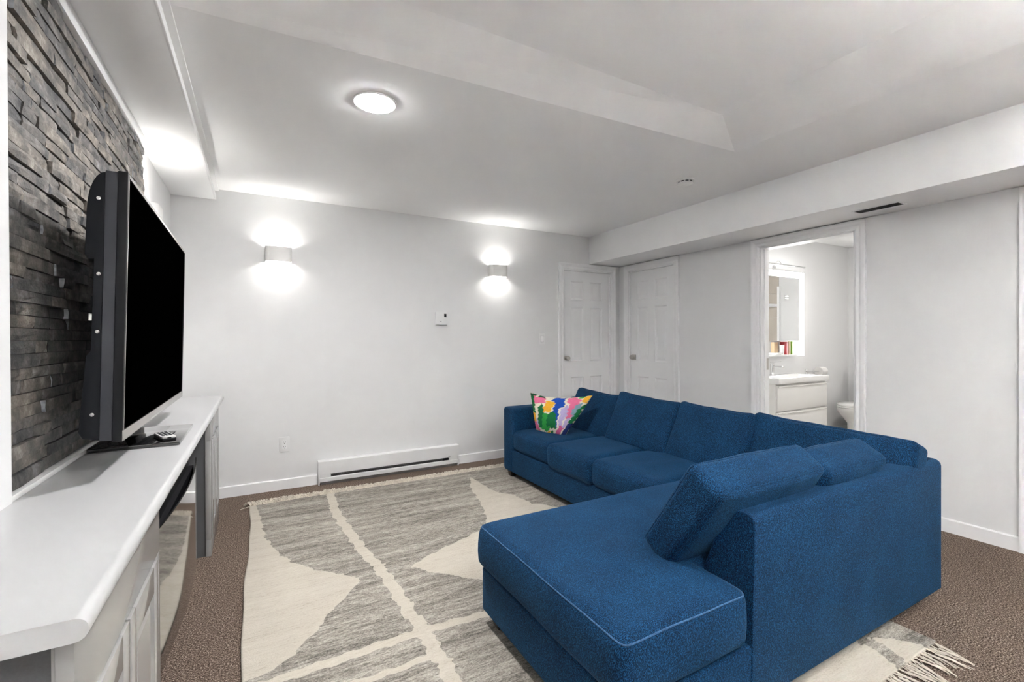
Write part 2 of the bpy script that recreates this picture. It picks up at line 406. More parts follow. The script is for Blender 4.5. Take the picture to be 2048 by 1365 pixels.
def six_panel_door(name, label, plane, wall, s, u0, u1, ztop, knob_u, square=False):
    a, b_ = u0 + 0.013, u1 - 0.013
    W = b_ - a; z0, z1 = 0.012, ztop - 0.014
    st = 0.112 * W / 0.70; mid = 0.10 * W / 0.70
    pw = (W - 2 * st - mid) / 2
    rows = [(0.22, 0.80), (0.98, 1.60), (1.69, 1.90)]
    f0, f1 = 0.022, 0.057               # front and back of slab, behind wall face
    def bx(mb, ua, ub, za, zb, d0, d1):
        lo, hi = wall - s * d0, wall - s * d1
        lo, hi = min(lo, hi), max(lo, hi)
        if plane == 'y': mb.box(ua, ub, lo, hi, za, zb)
        else: mb.box(lo, hi, ua, ub, za, zb)
    mb = MB()
    bx(mb, a, a + st, z0, z1, f0, f1); bx(mb, b_ - st, b_, z0, z1, f0, f1); bx(mb, a + st + pw, b_ - st - pw, z0, z1, f0, f1)
    zz = [z0] + [q for r_ in rows for q in r_] + [z1]
    for i in range(0, len(zz), 2):
        for ua in (a + st, b_ - st - pw): bx(mb, ua, ua + pw, zz[i], zz[i + 1], f0, f1)
    bx(mb, a, b_, z0, z1, f0 + 0.02, f1)
    d = struct(mb.build(name, 'door'), label, 'door')
    for (za, zb) in rows:
        for ua in (a + st, b_ - st - pw):
            ub = ua + pw; vs = []
            for ins, dep in ((0, f0), (0.010, f0 + 0.009), (0.020, f0 + 0.009), (0.045, f0 + 0.003)):
                for u, z_ in ((ua + ins, za + ins), (ub - ins, za + ins), (ub - ins, zb - ins), (ua + ins, zb - ins)):
                    q = wall - s * dep
                    vs.append((u, q, z_) if plane == 'y' else (q, u, z_))
            fs = []
            for k in range(3):
                for i in range(4): fs.append((k*4 + i, k*4 + (i+1) % 4, (k+1)*4 + (i+1) % 4, (k+1)*4 + i))
            fs.append((12, 13, 14, 15))
            MB().add(vs, fs).build('door_panel', 'door', d)
    add_casing(d, plane, wall, s, u0, u1, ztop)
    kz = 1.02
    kn = MB(); base = wall - s * f0
    prof = [(0.0, 0), (0.026, 0), (0.027, 0.004), (0.012, 0.010), (0.011, 0.026), (0.024, 0.034), (0.027, 0.046), (0.022, 0.056), (0.008, 0.060), (0.0, 0.060)]
    prof = [(r_, base + s * h) for r_, h in prof]
    ax = plane
    if square: bx(kn, knob_u - 0.03, knob_u + 0.03, kz - 0.03, kz + 0.03, f0 - 0.006, f0)
    kn.lathe(prof[::1], ax, (knob_u, 0, kz) if plane == 'y' else (0, knob_u, kz), 20)
    k = kn.build('door_knob', 'nickel', d, smooth=True); k['label'] = 'brushed nickel door knob'
    return d
six_panel_door('door_1', 'white six-panel closet door in the back wall', 'y', YB, -1, D1X0, D1X1, DH, D1X0 + 0.05)
six_panel_door('door_2', 'white six-panel door in the right wall at the corner', 'x', XR, -1, D2Y0, D2Y1, DH, D2Y1 - 0.06, True)
six_panel_door('door_3', 'white door at the near end of the right wall', 'x', XR, -1, D3Y0, D3Y1, DH, D3Y0 + 0.06)
bd = bpy.data.objects.new('trim_4', None); C.objects.link(bd); struct(bd, 'moulded white casing around the open bathroom doorway', 'door frame')
add_casing(bd, 'x', XR, -1, BY0, BY1, DH)
box(XR + 0.04, XR + 0.065, BY1 - 0.022, BY1 - 0.012, 0, DH - 0.012).build('door_stop', 'trim', bd)
box(XR + 0.04, XR + 0.065, BY0 + 0.012, BY0 + 0.022, 0, DH - 0.012).build('door_stop', 'trim', bd)
sp = box(XR + 0.075, XR + 0.105, BY1 - 0.015, BY1 - 0.011, 0.96, 1.06).build('strike_plate', 'nickel', bd); sp['label'] = 'metal strike plate on the jamb'

# ---- bathroom shell --------------------------------------------------
BX0, BX1, BYa, BYb = XR + 0.12, 6.80, 0.75, 3.16
struct(box(BX0, BX1 + 0.1, BYb, BYb + 0.1, 0, 2.5).build('wall_bathroom_back', 'wall'), 'white bathroom wall holding the mirror cabinet')
struct(box(BX1, BX1 + 0.1, BYa - 0.1, BYb, 0, 2.5).build('wall_bathroom_right', 'wall'), 'white bathroom wall behind the toilet')
struct(box(BX0, BX1, BYa - 0.1, BYa, 0, 2.5).build('wall_bathroom_near', 'wall'), 'bathroom wall facing the mirror cabinet')
struct(box(BX0, BX1 + 0.1, BYa - 0.1, BYb + 0.1, 2.42, 2.5).build('ceiling_bathroom', 'ceil'), 'white bathroom ceiling', 'ceiling')
struct(box(XR + 0.13, BX1 + 0.1, BYa - 0.1, BYb + 0.1, -0.08, 0.0).build('floor_bathroom', 'bathfloor'), 'pale bathroom floor', 'floor')
bbm = MB(); bbm.prism([(BYb, 0), (BYb - 0.012, 0), (BYb - 0.012, 0.09), (BYb, 0.09)], 'x', BX0, BX1)
struct(bbm.build('baseboard_bathroom', 'trim'), 'white baseboard under the toilet paper holder', 'baseboard')

# ---- stone cladding ---------------------------------------------------
stone_wall = box(XL, XL + 0.006, 1.548, 3.158, 0.870, 2.284).build('wall_stone', 'dark')
struct(stone_wall, 'split-face slate ledger stone cladding behind the television')
rs_ = random.Random(11)
stones = []
z = 0.871
row = 0
while z < 2.283:
    h = rs_.choice((0.031, 0.034, 0.034, 0.037))
    if z + h > 2.284 - 0.02: h = 2.284 - z
    y = 1.549
    while y < 3.157:
        L = rs_.choice([rs_.uniform(0.07, 0.16), rs_.uniform(0.14, 0.26), rs_.uniform(0.22, 0.36)])
        if 3.157 - (y + L) < 0.06: L = 3.157 - y
        stones.append((y, y + L, z, z + h)); y += L
    z += h
def stone_mesh(y0, y1, z0, z1):
    g = 0.0006
    y0 += g; y1 -= g; z0 += g * 0.7; z1 -= g * 0.7
    xb = XL + 0.005
    face = -0.540 + rs_.choice((-0.005, -0.001, 0.0, 0.001, 0.003, 0.006, 0.009))
    ty, tz = rs_.uniform(-0.002, 0.002), rs_.uniform(-0.0015, 0.0015)
    nx, nz_ = 4, 3
    vs = []; fs = []
    for j in range(nz_):
        for i in range(nx):
            u, w_ = i / (nx - 1), j / (nz_ - 1)
            edge = (0.0012 if i in (0, nx - 1) else 0) + (0.0012 if j in (0, nz_ - 1) else 0)
            yy = y0 + (y1 - y0) * (u + (rs_.uniform(-0.1, 0.1) if 0 < i < nx - 1 else 0))
            zz = z0 + (z1 - z0) * (w_ + (rs_.uniform(-0.15, 0.15) if 0 < j < nz_ - 1 else 0))
            if j in (0, nz_ - 1): zz += (1 if j == 0 else -1) * rs_.uniform(0, 0.0010)
            vs.append((face + ty * (u - 0.5) * 2 + tz * (w_ - 0.5) * 2 + rs_.uniform(-0.0022, 0.0022) - edge, yy, zz))
    for j in range(nz_ - 1):
        for i in range(nx - 1):
            k = j * nx + i; fs.append((k, k + 1, k + nx + 1, k + nx))
    ring = [i for i in range(nx)] + [j * nx + nx - 1 for j in range(1, nz_)] + [(nz_ - 1) * nx + i for i in range(nx - 2, -1, -1)] + [j * nx for j in range(nz_ - 2, 0, -1)]
    k0 = len(vs)
    for r_ in ring: vs.append((xb, vs[r_][1], vs[r_][2]))
    n = len(ring)
    for i in range(n): fs.append((ring[i], k0 + i, k0 + (i + 1) % n, ring[(i + 1) % n]))
    return vs, fs
def stone_score(s_):
    yc = (s_[0] + s_[1]) / 2; zc = (s_[2] + s_[3]) / 2
    size = (s_[1] - s_[0]) * (s_[3] - s_[2]) / (yc ** 3)
    hidden = 1.0
    if 1.80 < yc < 3.0 and zc < 1.246 + (1.70 - 1.246) * 0.53 / 0.345 * 1.0 and yc > 2.6: hidden = 0.05
    return -size * hidden
order = sorted(range(len(stones)), key=lambda i: stone_score(stones[i]))
single = set(order[:296]); rest = MB()
for i, s_ in enumerate(stones):
    vs, fs = stone_mesh(*s_)
    if i in single:
        c = Vector((XL, (s_[0] + s_[1]) / 2, (s_[2] + s_[3]) / 2))
        o = MB().add([tuple(Vector(p) - c) for p in vs], fs).build('stone', 'slate', stone_wall)
        o.location = c
        o.data.materials.append(M['slate_end'])
        if rs_.random() < 0.4:
            for p_ in o.data.polygons:
                if p_.normal.y < -0.8: p_.material_index = 1
    else: rest.add(vs, fs)
ro = rest.build('stone_remainder', 'slate', stone_wall); ro['kind'] = 'stuff'

# ================================================================== LAMPS AND WALL FITTINGS
def ceiling_light(x, y, zc, label, mat):
    t = thing('ceiling_light', label, 'ceiling light', (x, y, zc), group='round recessed ceiling lights')
    MB().lathe([(0.098, 0.0), (0.104, 0.0), (0.104, -0.004), (0.100, -0.008), (0.092, -0.008), (0.092, -0.002)], 'z', seg=48).build('trim_ring', 'trim', t, smooth=True)
    MB().lathe([(0.0, -0.003), (0.094, -0.003), (0.094, -0.0070), (0.088, -0.011), (0.06, -0.014), (0.0, -0.016)], 'z', seg=32).build('lens', mat, t)
    glow_side(t.children[-1], (0, 0, -1))
    return t
ceiling_light(0.517, 2.334, H_CEIL, 'round lit recessed ceiling light above the rug', 'led')
ceiling_light(3.04, 0.22, H_CEIL, 'added unseen fill light beside the right soffit near the viewer', 'led_added')  # unseen disc added to brighten the carpet and wall on the right
def added_fill_lamp(x, y, label):  # unseen uplighters added to fill the room with bounced light
    t = thing('added_fill_lamp', label, 'added fill lamp', (x, y, 0.0005), group='added fill lamps out of view')
    MB().lathe([(0, 0), (0.14, 0), (0.14, 0.012), (0.02, 0.025), (0, 0.025)], 'z', seg=32).build('base', 'sconce', t, smooth=True)
    MB().lathe([(0, 0.02), (0.011, 0.02), (0.011, 1.62), (0, 1.62)], 'z', seg=16).build('pole', 'sconce', t, smooth=True)
    MB().lathe([(0.02, 1.60), (0.10, 1.63), (0.17, 1.70), (0.19, 1.76), (0.184, 1.76), (0.165, 1.70), (0.10, 1.635), (0.0, 1.605)], 'z', seg=40).build('lamp_shade', 'sconce', t, smooth=True)
    MB().lathe([(0, 1.640), (0.095, 1.640), (0.095, 1.646), (0, 1.646)], 'z', seg=24).build('diffuser', 'fill_uplight', t)
    glow_side(t.children[-1], (0, 0, 1))
added_fill_lamp(0.85, -0.75, 'added unseen fill lamp behind the viewer, nearer the stone')
added_fill_lamp(1.95, -0.80, 'added unseen fill lamp behind the viewer, nearer the doors')

def sconce(label, loc, rz):
    t = thing('wall_sconce', label, 'wall sconce', loc, (0, 0, rz), group='up and down wall sconces')
    w2, d, h = 0.098, 0.085, 0.060
    # local: wall at y=0, body towards -y
    outer = [( -w2, 0)] + [(x, y) for x, y in [(-w2, -d + 0.035)]]
    def outline(ins):
        pts = [(-w2 + ins, -0.001)]
        r = 0.035
        for k in range(7):
            t_ = math.radians(180 + 90 * k / 6); pts.append((-w2 + r + (r - ins) * math.cos(t_), -d + r + (r - ins) * math.sin(t_)))
        for k in range(7):
            t_ = math.radians(270 + 90 * k / 6); pts.append((w2 - r + (r - ins) * math.cos(t_), -d + r + (r - ins) * math.sin(t_)))
        pts.append((w2 - ins, -0.001)); return pts
    o_, i_ = outline(0), outline(0.004); n = len(o_)
    vs = [(x, y, -h) for x, y in o_] + [(x, y, h) for x, y in o_] + [(x, y, -h) for x, y in i_] + [(x, y, h) for x, y in i_]
    fs = []
    for k in range(n - 1):
        fs += [(k, k + 1, n + k + 1, n + k), (2*n + k + 1, 2*n + k, 3*n + k, 3*n + k + 1), (n + k, n + k + 1, 3*n + k + 1, 3*n + k), (k + 1, k, 2*n + k, 2*n + k + 1)]
    MB().add(vs, fs).build('body', 'sconce', t, smooth=True)
    MB().prism([(x * 0.98, y) for x, y in i_], 'z', -0.010, 0.010).build('divider', 'sconce', t)
    for s in (-1, 1):
        le = MB().prism(rrect(-0.036, 0.036, -0.066, -0.020, 0.010, 3), 'z', min(s * 0.010, s * 0.016), max(s * 0.010, s * 0.016)).build('lens', 'sconce_lens', t)
        le['label'] = 'lit lens'; glow_side(le, (0, 0, s))
    return t
sconce('white box sconce lit up and down, left of the two on the back wall', (0.152, YB, 1.942), 0)
sconce('white box sconce lit up and down on the back wall near the closet door', (2.172, YB, 1.942), 0)
sconce('white box sconce on the left wall half hidden by the television', (XL, 3.29, 1.950), math.pi / 2)

t = thing('smoke_detector', 'round white smoke detector on the ceiling', 'smoke detector', (2.80, 2.385, H_CEIL))
MB().lathe([(0.0, 0), (0.066, 0), (0.067, -0.010), (0.062, -0.014), (0.0, -0.014)], 'z', seg=40).build('base', 'plastic', t, smooth=True)
MB().lathe([(0.0, -0.014), (0.052, -0.014), (0.052, -0.022), (0.0, -0.022)], 'z', seg=40).build('vent_ring', 'dark', t, smooth=True)
MB().lathe([(0.0, -0.022), (0.054, -0.022), (0.053, -0.029), (0.042, -0.035), (0.0, -0.037)], 'z', seg=40).build('cap', 'plastic', t, smooth=True)
for k in range(10):
    a = 2 * math.pi * k / 10
    MB().tube([(0.0535 * math.cos(a), 0.0535 * math.sin(a), -0.013), (0.0535 * math.cos(a), 0.0535 * math.sin(a), -0.023)], 0.006, 6).build('rib', 'plastic', t)

t = thing('air_vent', 'dark slot air vent under the right soffit', 'vent', (3.622, 1.505, H_SOFF), (0, 0, 0))
fr = MB()
fr.box(-0.055, 0.055, -0.135, -0.125, -0.004, 0.0).box(-0.055, 0.055, 0.125, 0.135, -0.004, 0.0).box(-0.055, -0.045, -0.125, 0.125, -0.004, 0.0).box(0.045, 0.055, -0.125, 0.125, -0.004, 0.0)
fr.build('frame', 'trim', t)
box(-0.045, 0.045, -0.125, 0.125, -0.002, -0.0005).build('duct_opening', 'dark', t)
for k in range(5):
    x = -0.036 + k * 0.018
    MB().prism([(x - 0.004, -0.003), (x + 0.004, -0.001), (x + 0.004, -0.0005), (x - 0.004, -0.0025)], 'y', -0.125, 0.125).build('louvre', 'black', t)

t = thing('thermostat', 'white wall thermostat with a small dark display', 'thermostat', (1.562, YB, 1.447))
MB().prism(rrect(-0.060, 0.060, -0.060, 0.060, 0.010, 4), 'y', -0.024, 0).build('body', 'plastic', t, bevel=0.003)
box(0.027, 0.050, -0.0255, -0.023, 0.010, 0.042).build('display', 'black', t)
box(-0.020, 0.0, -0.0255, -0.023, -0.036, -0.032).build('maker_mark', 'hgrey', t)
box(0.030, 0.047, -0.0255, -0.023, -0.030, -0.020).build('button', 'plastic', t, bevel=0.001)
box(-0.060, 0.060, -0.026, -0.001, -0.066, -0.061).build('lower_lip', 'plastic', t, bevel=0.001)

t = thing('light_switch', 'white rocker light switch beside the closet door', 'light switch', (2.729, YB, 1.240))
MB().prism(rrect(-0.037, 0.037, -0.060, 0.060, 0.006, 3), 'y', -0.007, 0).build('plate', 'plastic', t, bevel=0.002)
MB().prism([(-0.0075, -0.032), (-0.0135, 0.0), (-0.0075, 0.032)], 'x', -0.017, 0.017).build('rocker', 'trim', t)
mb = MB()
mb.box(-0.019, -0.0175, -0.0076, -0.006, -0.034, 0.034).box(0.0175, 0.019, -0.0076, -0.006, -0.034, 0.034).box(-0.019, 0.019, -0.0076, -0.006, 0.0335, 0.035).box(-0.019, 0.019, -0.0076, -0.006, -0.035, -0.0335)
mb.build('rocker_gap', 'hgrey', t)

t = thing('wall_outlet', 'white duplex wall outlet low on the back wall', 'outlet', (0.187, YB, 0.371))
MB().prism(rrect(-0.039, 0.039, -0.063, 0.063, 0.006, 3), 'y', -0.007, 0).build('plate', 'plastic', t, bevel=0.002)
MB().prism(rrect(-0.018, 0.018, -0.035, 0.035, 0.004, 3), 'y', -0.009, -0.006).build('receptacle', 'trim', t)
for zc in (-0.019, 0.019):
    mb = MB()
    mb.box(-0.0085, -0.0055, -0.0096, -0.008, zc - 0.002, zc + 0.007).box(0.0055, 0.0085, -0.0096, -0.008, zc - 0.002, zc + 0.007)
    mb.lathe([(0, -0.0096), (0.003, -0.0096), (0.003, -0.008), (0, -0.008)], 'y', (0, 0, zc - 0.009), 10)
    mb.build('socket_slots', 'dark', t)

# electric baseboard heater
t = thing('baseboard_heater', 'long white electric baseboard heater on the back wall', 'heater', (1.08, YB, 0.0))
hw = 0.640
MB().prism([(-0.001, 0.205), (-0.055, 0.205), (-0.062, 0.200), (-0.062, 0.092), (-0.056, 0.092), (-0.056, 0.198), (-0.001, 0.198)], 'x', -hw, hw).build('front_cover', 'plastic', t)
MB().prism([(-0.001, 0.026), (-0.060, 0.026), (-0.062, 0.030), (-0.062, 0.058), (-0.055, 0.066), (-0.050, 0.064), (-0.055, 0.056), (-0.055, 0.033), (-0.001, 0.033)], 'x', -hw + 0.012, hw - 0.012).build('lower_lip', 'plastic', t)
box(-hw + 0.004, hw - 0.004, -0.012, -0.001, 0.015, 0.20).build('back_plate', 'hgrey', t)
for s in (-1, 1):
    box(min(s * hw, s * (hw - 0.012)), max(s * hw, s * (hw - 0.012)), -0.061, -0.001, 0.0, 0.200).build('end_cap', 'plastic', t, bevel=0.002)
for s in (-1, 1):
    a, b_ = sorted((s * (hw - 0.012), s * (hw - 0.10)))
    box(a, b_, -0.058, -0.012, 0.060, 0.096).build('junction_box', 'plastic', t)
mb = MB(); mb.tube([(-hw + 0.1, -0.035, 0.078), (hw - 0.1, -0.035, 0.078)], 0.006, 8); mb.build('heating_element', 'hgrey', t)
mb = MB()
for k in range(90):
    x = -hw + 0.11 + k * (2 * hw - 0.22) / 89; mb.box(x - 0.0005, x + 0.0005, -0.052, -0.016, 0.058, 0.098)
fo = mb.build('fins', 'hgrey', t); fo['kind'] = 'stuff'
o = box(hw - 0.165, hw - 0.105, -0.0585, -0.056, 0.066, 0.088).build('rating_label', 'black', t); o['label'] = 'dark rating label'
box(hw - 0.11, hw - 0.085, -0.0628, -0.0615, 0.100, 0.103).build('maker_mark', 'hgrey', t)
box(-hw + 0.02, hw - 0.02, -0.040, -0.020, 0.0, 0.026).build('floor_strip', 'hgrey', t)

# ================================================================== MEDIA UNIT
CABX = -0.243
wt = MB()
prof = [(XST - 0.04, ZT), ]
edge = -0.212
for k in range(9):
    a = math.radians(90 - 180 * k / 8)
    prof.append((edge - 0.017 + 0.017 * math.cos(a), ZT - 0.017 + 0.017 * math.sin(a)))
prof.append((XST - 0.04, ZT - 0.034))
wt.prism(prof, 'y', 0.86, 3.795)
o = wt.build('worktop', 'counter', smooth=True, angle=40)
tag(o, 'long white worktop with rounded front edge under the television', 'worktop')

def media_cabinet(label, y0, y1, near):
    t = thing('cabinet', label, 'cabinet', (0, 0, 0), group='grey cabinets under the worktop')
    x0 = XST + 0.007; top = ZT - 0.035
    # carcass: sides, bottom, back, inner shelf
    box(x0, CABX - 0.022, y0 + 0.010, y0 + 0.028, 0.0, top).build('side_panel', 'cab_shaded', t)
    box(x0, CABX - 0.022, y1 - 0.028, y1 - 0.003, 0.0, top).build('side_panel', 'cab_shaded', t)
    box(x0, CABX - 0.022, y0 + 0.028, y1 - 0.028, 0.06, 0.08).build('bottom_panel', 'cab_shaded', t)
    box(x0, x0 + 0.01, y0 + 0.028, y1 - 0.028, 0.0, top).build('back_panel', 'cab_shaded', t)
    # face frame
    ff = MB()
    zt_, zb = 0.662, 0.095
    ff.box(CABX - 0.022, CABX, y0, y1, zt_, top).box(CABX - 0.022, CABX, y0, y1, 0.0, zb)
    ff.box(CABX - 0.022, CABX, y0, y0 + 0.055, zb, zt_).box(CABX - 0.022, CABX, y1 - 0.055, y1, zb, zt_)
    ff.build('face_frame', 'cab', t, bevel=0.0012)
    mb = MB().box(CABX - 0.026, CABX - 0.0222, y0 + 0.002, y0 + 0.0095, 0, top)
    mb.build('corner_bead', 'cab', t)
    a, b_ = y0 + 0.057, y1 - 0.057; m_ = (a + b_) / 2 - 0.025
    for (da, db) in ((a, m_ - 0.004), (m_ + 0.004, b_)):
        st = 0.052
        d = MB()
        xf = CABX + 0.005
        d.box(CABX - 0.010, xf, da, da + st, zb + 0.002, zt_ - 0.002).box(CABX - 0.010, xf, db - st, db, zb + 0.002, zt_ - 0.002)
        d.box(CABX - 0.010, xf, da + st, db - st, zt_ - 0.002 - st * 1.3, zt_ - 0.002).box(CABX - 0.010, xf, da + st, db - st, zb + 0.002, zb + 0.002 + st * 1.3)
        dr = d.build('cabinet_door', 'cab', t, bevel=0.0012)
        vs = []; fs = []
        za, zb2 = zb + 0.002 + st * 1.3, zt_ - 0.002 - st * 1.3
        for ins, dep in ((0, xf - 0.001), (0.006, xf - 0.010), (0.012, xf - 0.010), (0.030, xf - 0.004)):
            for u, z_ in ((da + st + ins, za + ins), (db - st - ins, za + ins), (db - st - ins, zb2 - ins), (da + st + ins, zb2 - ins)): vs.append((dep, u, z_))
        for k in range(3):
            for i in range(4): fs.append((k*4 + i, k*4 + (i+1) % 4, (k+1)*4 + (i+1) % 4, (k+1)*4 + i))
        fs.append((12, 13, 14, 15))
        MB().add(vs, fs).build('door_panel', 'cab', dr)
    return t
media_cabinet('grey panelled cabinet under the near end of the worktop', 0.915, 1.590, True)
media_cabinet('grey panelled cabinet under the far end of the worktop', 3.150, 3.778, False)

# curved-glass electric fireplace hung on the wall between the cabinets
t = thing('electric_fireplace', 'black curved-glass electric fireplace between the grey cabinets', 'fireplace', (0, 0, 0))
GY0, GY1, GZ0, GZ1 = 1.700, 2.660, 0.252, 0.682
def glass_x(y):
    u = (y - GY0) / (GY1 - GY0) * 2 - 1
    return -0.262 + 0.026 * (1 - u * u)
mb = MB(); n = 24; vs = []; fs = []
for k in range(n + 1):
    y = GY0 + (GY1 - GY0) * k / n; x = glass_x(y)
    vs += [(x, y, GZ0), (x, y, GZ1), (x - 0.005, y, GZ0), (x - 0.005, y, GZ1)]
for k in range(n):
    a, b_ = 4 * k, 4 * (k + 1)
    fs += [(a, b_, b_ + 1, a + 1), (a + 2, a + 3, b_ + 3, b_ + 2), (a + 1, b_ + 1, b_ + 3, a + 3), (a, a + 2, b_ + 2, b_)]
fs += [(0, 1, 3, 2), (4*n, 4*n + 2, 4*n + 3, 4*n + 1)]
g = mb.add(vs, fs).build('glass_front', 'fireglass', t, smooth=True, angle=40); g['label'] = 'bowed glossy black glass panel'
MB().box(XST - 0.04, -0.285, 1.62, 2.62, 0.262, 0.70).build('firebox', 'black', t, bevel=0.004)
box(-0.287, -0.268, 1.66, 2.60, 0.29, 0.66).build('front_frame', 'black', t)
box(-0.300, -0.284, 1.618, 1.66, 0.262, 0.70).build('edge_strip', 'black', t)
box(-0.400, -0.330, 1.70, 2.55, 0.05, 0.262).build('wall_bracket', 'black', t)

# ---- television -------------------------------------------------------
tv = thing('television', 'large black flat television with dark grey casing on the worktop', 'television', (-0.345, 2.359, 1.338),
           (math.radians(-0.494), math.radians(1.34), math.radians(0.618)))
TW, TH = 1.318 / 2, 0.778 / 2
box(-0.012, 0.0, -TW + 0.012, TW - 0.012, -TH + 0.030, TH - 0.012).build('screen', 'screen', tv)
fm = MB()
fm.box(-0.020, 0.003, -TW, -TW + 0.012, -TH, TH).box(-0.020, 0.003, TW - 0.012, TW, -TH, TH)
fm.box(-0.020, 0.003, -TW + 0.012, TW - 0.012, TH - 0.012, TH)
fm.build('bezel', 'black', tv, bevel=0.0015)
o = box(-0.016, 0.005, -TW + 0.002, TW - 0.002, -TH, -TH + 0.030).build('lower_bezel', 'silver', tv, bevel=0.0015); o['label'] = 'silver strip under the screen'
ed = MB()
ed.box(0.0025, 0.0045, -TW + 0.010, -TW + 0.014, -TH + 0.03, TH - 0.010).box(0.0025, 0.0045, -TW + 0.010, TW - 0.010, TH - 0.014, TH - 0.004)
ed.build('silver_edging', 'silver', tv)
MB().box(-0.048, -0.020, -TW + 0.003, TW - 0.003, -TH + 0.004, TH - 0.003).build('side_band', 'midgrey', tv, bevel=0.002)
# rear shell: stepped, rounded profile as seen from the end
pr = [(-0.048, TH - 0.006)]
for k in range(1, 7):
    a = k / 6; pr.append((-0.048 - 0.040 * math.sin(a * math.pi / 2), TH - 0.006 - 0.115 * (1 - math.cos(a * math.pi / 2))))
pr += [(-0.090, TH - 0.245), (-0.083, TH - 0.258), (-0.070, TH - 0.258), (-0.072, -TH + 0.26), (-0.082, -TH + 0.245), (-0.094, -TH + 0.03), (-0.085, -TH + 0.012), (-0.048, -TH + 0.006)]
MB().prism(pr, 'y', -TW + 0.008, TW - 0.008).build('rear_shell', 'darkgrey', tv, bevel=0.002)
for zz, xx in ((TH - 0.085, -0.062), (TH - 0.30, -0.058), (-0.075, -0.058), (-TH + 0.08, -0.065)):
    MB().lathe([(0, -TW + 0.0085), (0.006, -TW + 0.0085), (0.005, -TW + 0.005), (0, -TW + 0.004)], 'y', (xx, 0, zz), 12).build('screw', 'silver', tv)
box(-0.0995, -0.085, -TW + 0.10, -TW + 0.115, -0.04, -0.02).build('connector', 'silver', tv)
nk = MB(); nk.box(-0.105, -0.070, -0.06, 0.06, -TH - 0.070, -TH + 0.10); nk.build('neck', 'black', tv, bevel=0.004)
# base plate lies flat on the worktop: undo the set's tilt
bp_ = MB().box(-0.175, 0.088, -0.232, 0.175, 0.0, 0.014).build('base_plate', 'blackglass', None, bevel=0.002)
bp_.parent = tv
bpy.context.view_layer.update()
bp_.matrix_parent_inverse = Matrix.Identity(4)
bp_.matrix_basis = tv.matrix_basis.inverted() @ Matrix.Translation((-0.345, 2.325, ZT + 0.0005))

t = thing('remote_control', 'small silver remote control on the television base', 'remote control', (-0.313, 2.175, ZT + 0.0152), (0, 0, math.radians(20)))
MB().prism(rrect(-0.023, 0.023, -0.065, 0.065, 0.008, 3), 'z', 0.0, 0.009).build('body', 'black', t, bevel=0.002)
MB().prism(rrect(-0.022, 0.022, -0.064, 0.064, 0.008, 3), 'z', 0.009, 0.016).build('face_plate', 'pale_grey', t, bevel=0.002)
for j in range(6):
    for i in range(3):
        x, y = -0.012 + i * 0.012, -0.032 + j * 0.016
        box(x - 0.004, x + 0.004, y - 0.005, y + 0.005, 0.0158, 0.0175).build('button', 'darkgrey' if j % 2 else 'midgrey', t)
box(-0.006, 0.006, -0.0652, -0.0635, 0.010, 0.014).build('emitter', 'black', t)

# ================================================================== RUG
RX0, RX1, RY0, RY1 = -0.055, 2.400, 0.800, 3.925
def inside(P, poly):
    x, y = P[:, 0], P[:, 1]; res = np.zeros(len(P), bool); n = len(poly)
    for i in range(n):
        x1, y1 = poly[i]; x2, y2 = poly[(i + 1) % n]
        c = ((y1 > y) != (y2 > y)) & (x < (x2 - x1) * (y - y1) / (y2 - y1 + 1e-12) + x1)
        res ^= c
    return res
def stripe(P, path, w_):
    d = np.full(len(P), 9.0)
    for (x1, y1), (x2, y2) in zip(path[:-1], path[1:]):
        vx, vy = x2 - x1, y2 - y1; L2 = vx * vx + vy * vy
        t_ = np.clip(((P[:, 0] - x1) * vx + (P[:, 1] - y1) * vy) / L2, 0, 1)
        d = np.minimum(d, np.hypot(P[:, 0] - x1 - t_ * vx, P[:, 1] - y1 - t_ * vy))
    return d < w_
step = 0.0075
nx = int((RX1 - RX0) / step); ny = int((RY1 - RY0) / step)
gx = np.linspace(RX0, RX1, nx + 1); gy = np.linspace(RY0, RY1, ny + 1)
GX, GY = np.meshgrid(gx, gy)
P = np.stack([GX.ravel(), GY.ravel()], 1)
# hand-woven wobble of the figure edges
rngn = np.random.default_rng(3)
jy = np.repeat(rngn.normal(0, 0.0045, ny // 2 + 2), 2)[:ny + 1]
Pw = P.copy(); Pw[:, 0] += np.repeat(jy, nx + 1) + 0.006 * np.sin(P[:, 1] * 41) ; Pw[:, 1] += 0.004 * np.sin(P[:, 0] * 57)
left_fig = [(-0.2, 3.98), (-0.01, 3.92), (0.02, 3.46), (0.04, 3.22), (0.09, 3.0), (0.16, 2.83), (0.26, 2.68), (0.46, 2.45), (0.38, 2.33), (0.30, 2.24), (0.19, 2.07), (0.11, 1.98), (0.05, 1.94), (-0.2, 1.88)]
right_fig = [(1.65, 3.77), (1.54, 3.51), (1.48, 3.24), (1.42, 3.0), (1.35, 2.81), (1.28, 2.71), (1.14, 2.64), (0.94, 2.57), (0.81, 2.51), (0.72, 2.44), (0.79, 2.35), (0.88, 2.25), (0.98, 2.15), (1.10, 2.02),
             (1.5, 1.95), (1.9, 2.15), (1.98, 2.5), (1.93, 2.77), (1.79, 2.95), (1.76, 3.16), (1.67, 3.33)]
near_fig = [(1.45, 0.70), (2.33, 0.70), (2.33, 0.81), (2.20, 0.945), (2.35, 1.15), (2.05, 1.45), (1.50, 1.30)]
v_path = [(0.50, 3.99), (0.48, 3.5), (0.49, 3.26), (0.51, 3.02), (0.53, 2.77), (0.56, 2.56), (0.58, 2.39), (0.585, 2.23), (0.59, 2.08), (0.60, 1.96), (0.60, 1.85), (0.605, 1.73), (0.61, 1.54), (0.62, 0.7)]
